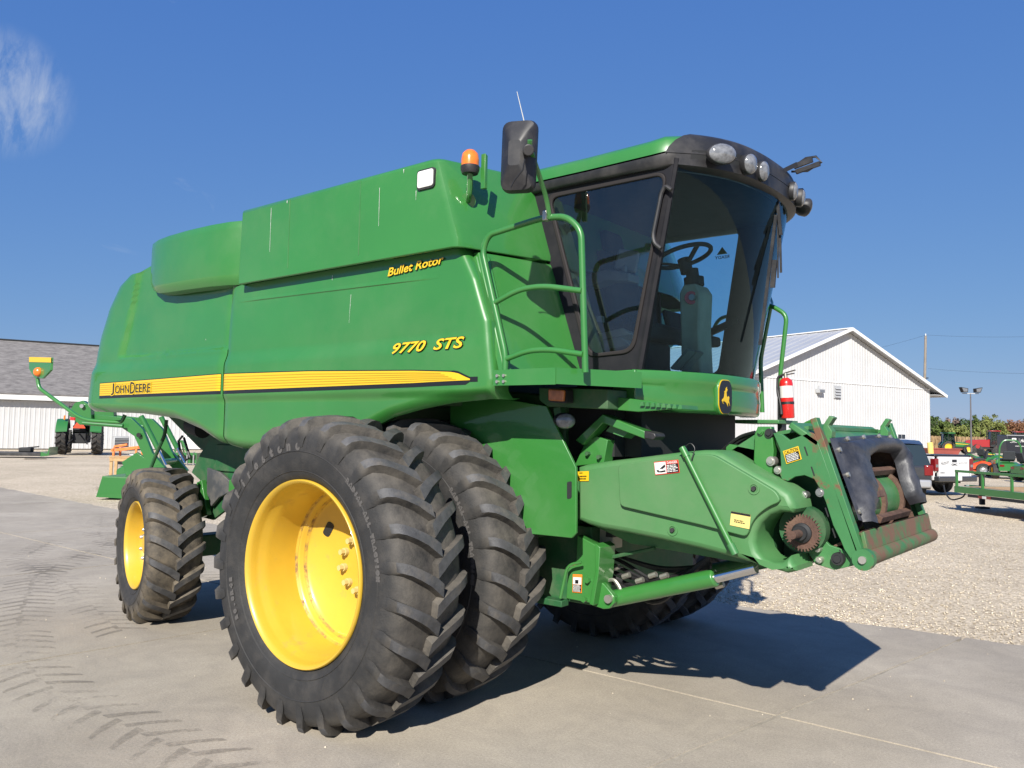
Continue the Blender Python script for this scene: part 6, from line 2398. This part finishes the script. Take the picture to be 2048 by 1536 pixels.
# local: x forward, y left, rear bumper at the origin
tk = thing('pickup_truck', 'white pickup truck with its tailgate towards the camera', 'pickup', (P_[0], P_[1], 0), hdg)
tk.scale = (.88, .88, .88)
for x in (1.15, 4.75):
    for s in (-1, 1):
        wheel(tk, (x, s * .82, .40), .40, .28, 'rimgrey', 0, s, .6)
bed = MB()
prof = [(0.02, .55), (.02, 1.40), (2.05, 1.42), (2.05, .55), (1.65, .55), (1.60, .80), (1.40, .97), (1.15, 1.02), (.90, .97), (.70, .80), (.65, .55)]
for s in (-1, 1):
    m = MB().prism(prof, 'Y', s * .98, s * .90)
    m.build('bed_side', M['twhite'], tk, bevel=.02)
MB().box(.05, 2.05, -.9, .9, .55, .62).build('bed_floor', M['dark'], tk)
MB().box(.0, 2.08, -.93, .93, 1.40, 1.47).build('tonneau_cover', M['trailer_black'], tk, bevel=.02)
tg = MB().box(-.05, .06, -.78, .78, .62, 1.40).build('tailgate', M['twhite'], tk, bevel=.02)
MB().box(-.056, -.04, -.12, .12, 1.20, 1.30).build('tailgate_handle', M['trailer_black'], tg)
lettering('lettering', 'GMC', 'decal_k', (-.054, .15, 1.08), (0, -1, 0), (0, 0, 1), .30, .075, 0, .03, tg)
lettering('lettering', 'Hutson', 'decal_k', (-.054, .70, 1.08), (0, -.98, .18), (0, 0, 1), .42, .14, .35, -.004, tg)
lettering('lettering', 'JOHN DEERE', 'decal_k', (-.054, -.30, 1.15), (0, -1, 0), (0, 0, 1), .38, .045, 0, 0, tg)
MB().prism([(-.25 + (a_ - 582) / 200 * .05, 1.17 - (b_ - 525) / 380 * .09) for a_, b_ in deer], 'X', -.056, -.05).build('emblem_deer', M['decal_k'], tg)
lettering('lettering', 'SIERRA', 'decal_k', (-.054, .72, .80), (0, -1, 0), (0, 0, 1), .24, .04, 0, .02, tg)
for s in (-1, 1):
    l_ = MB().box(-.06, .16, s * .795, s * .985, .88, 1.33).build('tail_light', M['tail_red'], tk, bevel=.02)
    MB().box(-.065, -.05, s * .82, s * .95, 1.02, 1.12).build('reverse_lens', M['lens'], l_)
MB().box(-.22, .02, -.98, .98, .50, .70).build('rear_bumper', M['tgrey'], tk, bevel=.04)
MB().box(-.23, -.20, -.16, .16, .55, .70).build('number_plate', M['decal_w'], tk)
MB().box(.3, 5.3, -.75, .75, .42, .60).build('frame', M['dark'], tk)
cb_ = MB()
rows = []
for x, z in ((2.1, 1.46), (2.25, 1.92), (2.6, 2.0), (3.6, 1.98), (4.35, 1.45)):
    w = .80 if z > 1.7 else .92
    rows.append([(x, -.95, 1.0), (x, -w, z), (x, w, z), (x, .95, 1.0)])
cb_.grid(rows)
cb_.build('cabin_glass', M['tglass'], tk, smooth=30)
MB().box(2.1, 4.4, -.97, .97, .52, 1.45).build('cabin_body', M['twhite'], tk, bevel=.04)
MB().box(2.3, 3.55, -.80, .80, 1.95, 2.02).build('roof', M['twhite'], tk, bevel=.04)
MB().box(4.4, 5.75, -.95, .95, .75, 1.25).build('hood', M['twhite'], tk, bevel=.08)

# --- dark wagon parked left of the pickup
P_ = (-2.304,20.711,0.191)
sv = thing('parked_wagon', 'dark grey estate car parked between the combine and the white pickup', 'car', gp(P_), R(116))
for x in (.95, 3.75):
    for s in (-1, 1):
        wheel(sv, (x, s * .80, .35), .35, .24, 'rimgrey', 0, s, .62)
b_ = MB()
rows = []
for x, z, w in ((.0, .95, .86), (.05, 1.0, .92), (1.5, 1.02, .95), (3.3, 1.0, .95), (4.4, .86, .90), (4.7, .62, .82)):
    rows.append([(x, -w * .96, .32), (x, -w, .6), (x, -w * .97, z), (x, w * .97, z), (x, w, .6), (x, w * .96, .32)])
b_.grid(rows)
b_.add(rows[0], [tuple(range(6))])
b_.add(rows[-1], [tuple(range(6))])
b_.build('body', M['tgrey'], sv, smooth=35, bevel=.02)
g_ = MB()
rows = []
for x, z, w in ((.08, 1.0, .88), (.30, 1.60, .74), (.7, 1.72, .72), (2.2, 1.70, .72), (3.3, 1.02, .86)):
    rows.append([(x, -.90, 1.0), (x, -w, z), (x, w, z), (x, .90, 1.0)])
g_.grid(rows)
g_.build('greenhouse', M['tglass'], sv, smooth=40)
rows = [[(x, -w, z), (x, -w * .5, z + .03), (x, w * .5, z + .03), (x, w, z)] for x, z, w in ((.28, 1.61, .75), (.7, 1.73, .74), (2.2, 1.71, .74))]
MB().grid(rows).build('roof', M['tgrey'], sv, smooth=40)
for s in (-1, 1):
    MB().box(-.03, .12, s * .70, s * .94, .72, 1.02).build('tail_light', M['tail_red'], sv, bevel=.02)
MB().box(-.10, .1, -.88, .88, .36, .60).build('rear_bumper', M['rimgrey'], sv, bevel=.05)

# --- green flatbed trailer hitched to the pickup
h0 = Vector((*[(-0.39,19.704)][0], 0))
h1 = Vector((*[(1.153,18.178)][0], 0))
ang_ = math.atan2(h1.y - h0.y, h1.x - h0.x)
ft = thing('flatbed_trailer', 'long green flatbed trailer with low rail hitched behind the pickup', 'trailer', (h0.x, h0.y, 0), ang_)
MB().tube([(0, 0, .52), (.6, .1, .52)], .05, 8).build('coupler', M['dark'], ft)
tn = MB().bar((.1, 0, .52), (1.3, -.8, .50), .08, .12)
tn.bar((.1, 0, .52), (1.3, .9, .50), .08, .12)
tn.build('tongue', M['tgreen'], ft)
MB().box(.62, .72, -.05, .05, .10, .95).build('jack_stand', M['dark'], ft)
MB().box(.55, .8, -.12, .12, .0, .05).build('jack_foot', M['dark'], ft)
for y in (-.95, .95):
    MB().box(1.0, 7.2, y - .05, y + .05, .44, .60).build('side_rail', M['tgreen'], ft)
    r_ = MB().bar((1.0, y, .98), (7.2, y, .98), .06, .06)
    for x in (1.03, 2.0, 3.0, 4.0, 5.0, 6.0, 7.17):
        r_.bar((x, y, .6), (x, y, .98), .05, .05, up=(1, 0, 0))
    r_.build('guard_rail', M['tgreen'], ft)
MB().box(1.0, 1.1, -.95, .95, .44, .60).build('front_rail', M['tgreen'], ft)
for q in range(9):
    MB().box(1.1, 7.2, -.9 + q * .2, -.715 + q * .2, .56, .60).build('deck_plank', M['wood'], ft)
for q, x in enumerate((1.9, 2.05, 2.2)):
    MB().box(x, x + .14, -1.006, -.996, .36, .42).build('reflector', M['decal_w' if q == 1 else 'tail_red'], ft)
MB().box(1.5, 3.5, -.99, -.96, .36, .43).build('lower_rail', M['dark'], ft)
for x in (4.2, 5.1):
    for s in (-1, 1):
        wheel(ft, (x, s * 1.1, .34), .34, .22, 'rimgrey', 0, s)
MB().tube(fillet([(.0, .05, .5), (.1, -.1, .25), (-.3, -.2, .12), (-.7, -.1, .3), (-.9, .0, .5)], .2), .02, 6).build('safety_chain', M['dark'], ft)

# ============================================================ left side of the yard
P_ = gp((-45.909,16.316,-0.005))
ct = tractor('small green open tractor parked facing the low barn, orange triangle on its back', P_, R(152), 'tgreen', 'tyreb', 1.18, cab=False, stripe=False)
MB().add([(-.62, -.28, 1.30), (-.62, .28, 1.30), (-.60, 0, 1.78), (-.60, -.28, 1.30), (-.60, .28, 1.30), (-.58, 0, 1.78)], [(0, 1, 2), (5, 4, 3), (0, 3, 4, 1), (1, 4, 5, 2), (2, 5, 3, 0)]).build('slow_vehicle_triangle', M['smv'], ct, smooth=0)
for s in (-1, 1):
    MB().box(-.55, -.45, s * .62, s * .70, 1.70, 1.92).build('marker_light', M['amber'], ct, bevel=.02)

# loader of a tractor standing behind the combine
FW = Vector((-.6288, .7753, 0))
lo_ = thing('front_loader', 'green front loader with its bucket on the gravel behind the combine', 'loader', (0, 0, 0))
def lpart(name, pts, off_, th, m='tgreen', parent=None, bevel=.01):
    P = [Vector(p) + FW * off_ for p in pts]
    return MB().slab(P, FW * th).build(name, M[m], parent or lo_, bevel=bevel)
BOOM = [(-16.849,3.886,1.892), (-16.712,3.987,2.018), (-15.949,4.612,1.938), (-15.735,4.806,1.673), (-15.566,4.986,1.099), (-15.252,5.278,0.615), (-15.408,5.163,0.452), (-15.686,4.907,0.85), (-15.901,4.684,1.497), (-16.126,4.487,1.688), (-16.641,4.063,1.774)]
KNEE = [(-17.047,3.587,2.007), (-16.908,3.679,2.279), (-16.754,3.799,2.344), (-16.605,3.93,2.213), (-16.594,3.967,1.846), (-16.825,3.787,1.743)]
for o_ in (0, 1.15):
    b_ = lpart('boom', BOOM, o_, .14)
    lpart('knee_plate', KNEE, o_ - .02, .18)
    MB().cyl(Vector((-15.639,4.731,1.991)) + FW * (o_ - .05), Vector((-15.333,5.039,1.191)) + FW * (o_ - .05), .065, 12).build('lift_cylinder', M['tgreen'], lo_)
    MB().cyl(Vector((-15.333,5.039,1.191)) + FW * (o_ - .05), Vector((-15.199,5.177,0.803)) + FW * (o_ - .05), .035, 10).build('cylinder_rod', M['chrome'], lo_)
    MB().cyl(Vector((-16.748,3.846,1.794)) + FW * (o_ - .05), Vector((-15.987,4.467,1.738)) + FW * (o_ - .05), .05, 12).build('tilt_cylinder', M['tgreen'], lo_)
    MB().cyl(Vector((-16.682,3.739,2.206)) + FW * o_, Vector((-16.682,3.739,2.206)) + FW * (o_ + .25), .05, 10).build('pivot_pin', M['steel'], lo_)
MB().cyl(Vector((-15.495,5.062,0.855)), Vector((-15.495,5.062,0.855)) + FW * 1.25, .08, 12).build('cross_tube', M['tgreen'], lo_)
em_ = Vector((-15.756,4.736,1.524))
MB().cyl(em_, em_ - FW * .03, .055, 16).build('emblem_disc', M['decal_k'], lo_)
BK = [(-15.915,3.972,0.536), (-15.331,4.447,0.514), (-15.275,4.524,0.098), (-15.556,4.303,0.008), (-16.047,3.903,0.033)]
Bq = [Vector(p) for p in BK]
bk = MB()
wv = FW * 1.9
for a_, b_ in ((1, 2), (2, 3), (3, 4)):
    bk.slab([Bq[a_], Bq[b_], Bq[b_] + wv, Bq[a_] + wv], Vector((.0, 0, .02)))
bko = bk.build('bucket', M['tgreen'], lo_)
MB().slab(Bq, FW * .03).build('bucket_side', M['tgreen'], bko)
MB().slab([p + wv for p in Bq], FW * .03).build('bucket_side', M['tgreen'], bko)
MB().slab([Bq[0], Bq[1], Bq[1] + wv, Bq[0] + wv], (0, 0, -.03)).build('bucket_lip', M['green_dusty'], bko)
lpart('carrier_plate', [(-15.959,4.299,0.851), (-15.67,4.514,1.1), (-15.412,4.742,0.864), (-15.467,4.725,0.499), (-15.891,4.379,0.525)], .3, .12)

# wooden crate frame
P_ = gp((-24.824,8.911,0.001))
cr = thing('wooden_crate', 'pale wooden crate frame standing on the gravel near the loader bucket', 'crate', P_, R(52))
for x in (-.45, .45):
    for y in (-.35, .35):
        MB().box(x - .045, x + .045, y - .045, y + .045, 0, .62).build('leg', M['wood'], cr)
for y in (-.38, -.2, 0, .2, .38):
    MB().box(-.52, .52, y - .06, y + .06, .62, .66).build('plank', M['wood'], cr)
for y in (-.40, .40):
    MB().box(-.5, .5, y - .02, y + .02, .50, .62).build('rail', M['wood'], cr)
eg = thing('engine_unit', 'small green engine unit lying beside the wooden crate', 'engine', gp((-21.74,7.539,0.059)), R(40))
MB().slab([(-.4, -.2, .05), (.4, -.2, .05), (.35, -.2, .42), (-.1, -.2, .55), (-.4, -.2, .35)], (0, .5, 0)).build('housing', M['tgreen'], eg, bevel=.05)
MB().cyl((.1, -.22, .25), (.1, -.3, .25), .14, 16).build('pulley', M['dark'], eg)
MB().box(-.5, .5, -.25, .4, 0, .06).build('skid', M['dark'], eg)
# orange implement frame
P_ = gp((-41.692,17.152,0.063))
oi = thing('orange_implement', 'orange steel implement frame lying between the small tractor and the loader', 'implement', P_, R(45))
fr2 = MB()
for y in (-.5, .5):
    fr2.bar((-.7, y, .35), (.7, y, .55), .1, .14)
fr2.bar((-.7, -.5, .35), (-.7, .5, .35), .1, .14)
fr2.bar((.7, -.5, .55), (.7, .5, .55), .1, .14)
fr2.build('frame', M['orange'], oi)
for x, y in ((-.6, -.5), (-.6, .5), (.6, -.5), (.6, .5)):
    MB().box(x - .05, x + .05, y - .05, y + .05, 0, .5).build('leg', M['orange'], oi)
MB().slab([(-.6, -.55, .5), (.1, -.55, .62), (.1, -.55, .75), (-.6, -.55, .62)], (0, .2, 0)).build('hood', M['orange'], oi, bevel=.02)
md = thing('mower_deck', 'black mower deck lying behind the wooden crate', 'implement', gp((-31.512,12.505,0.13)), R(50))
MB().cyl((-.3, 0, .05), (-.3, 0, .3), .42, 20).build('deck_pan', M['black'], md, bevel=.03)
MB().cyl((.3, 0, .05), (.3, 0, .3), .42, 20).build('deck_pan', M['black'], md, bevel=.03)
MB().box(-.25, .25, -.1, .1, .3, .5).build('gearbox', M['steel'], md, bevel=.03)
# box blade with three-point hitch
P_ = gp((-31.76,14.886,0.104))
bx_ = thing('box_scraper', 'green box scraper with pointed hitch mast standing near the low barn door', 'implement', P_, R(39))
MB().box(-.85, .85, 0, .08, .05, .5).build('back_plate', M['tgreen'], bx_)
for s in (-1, 1):
    MB().box(s * .85, s * .81, -.6, .08, .02, .55).build('end_plate', M['tgreen'], bx_)
mb_ = MB()
for s in (-1, 1):
    mb_.bar((s * .32, -.3, .5), (s * .04, -.3, 1.1), .06, .08)
    mb_.bar((s * .55, -.3, .5), (s * .55, .1, .5), .06, .08)
mb_.bar((-.75, -.3, .5), (.75, -.3, .5), .1, .1)
mb_.bar((0, -.3, 1.1), (0, .1, .5), .05, .06)
mb_.build('hitch_mast', M['tgreen'], bx_)
for q in range(5):
    MB().box(-.62 + q * .3, -.56 + q * .3, -.35, -.27, .0, .6).build('ripper_shank', M['steel'], bx_)
# flat implement on the gravel
P_ = gp((-42.865,12.332,0.049))
fi = thing('rotary_cutter', 'low dark rotary cutter lying on the gravel at the left edge', 'implement', P_, R(52))
MB().box(-1.6, .9, -.7, .7, .08, .26).build('deck', M['black'], fi, bevel=.03)
MB().box(-.3, .3, -.25, .25, .26, .5).build('gearbox', M['dark'], fi, bevel=.05)
MB().slab([(.9, -.7, .05), (1.3, -.7, .12), (1.3, -.7, .55), (1.2, -.7, .2), (.9, -.7, .3)], (0, 1.4, 0)).build('end_shield', M['tgreen'], fi)
MB().bar((-.2, 0, .45), (.6, 0, .55), .07, .07).build('drive_shaft', M['dark'], fi)
# planks on the gravel
for i, (p, lab) in enumerate((((-18.634,5.547,0.005), 'short dark plank on the gravel left of the loader bucket'), ((-40.343,11.826,-0.312), 'old plank on the gravel in front of the rotary cutter'))):
    pk = MB().box(-.5, .5, -.08, .08, -.03, .03).build('plank', M['pole_wood'])
    pk.location = (p[0], p[1], 0)
    pk.rotation_euler = (0, 0, R(30 + 60 * i))
    tag(pk, lab, 'plank')
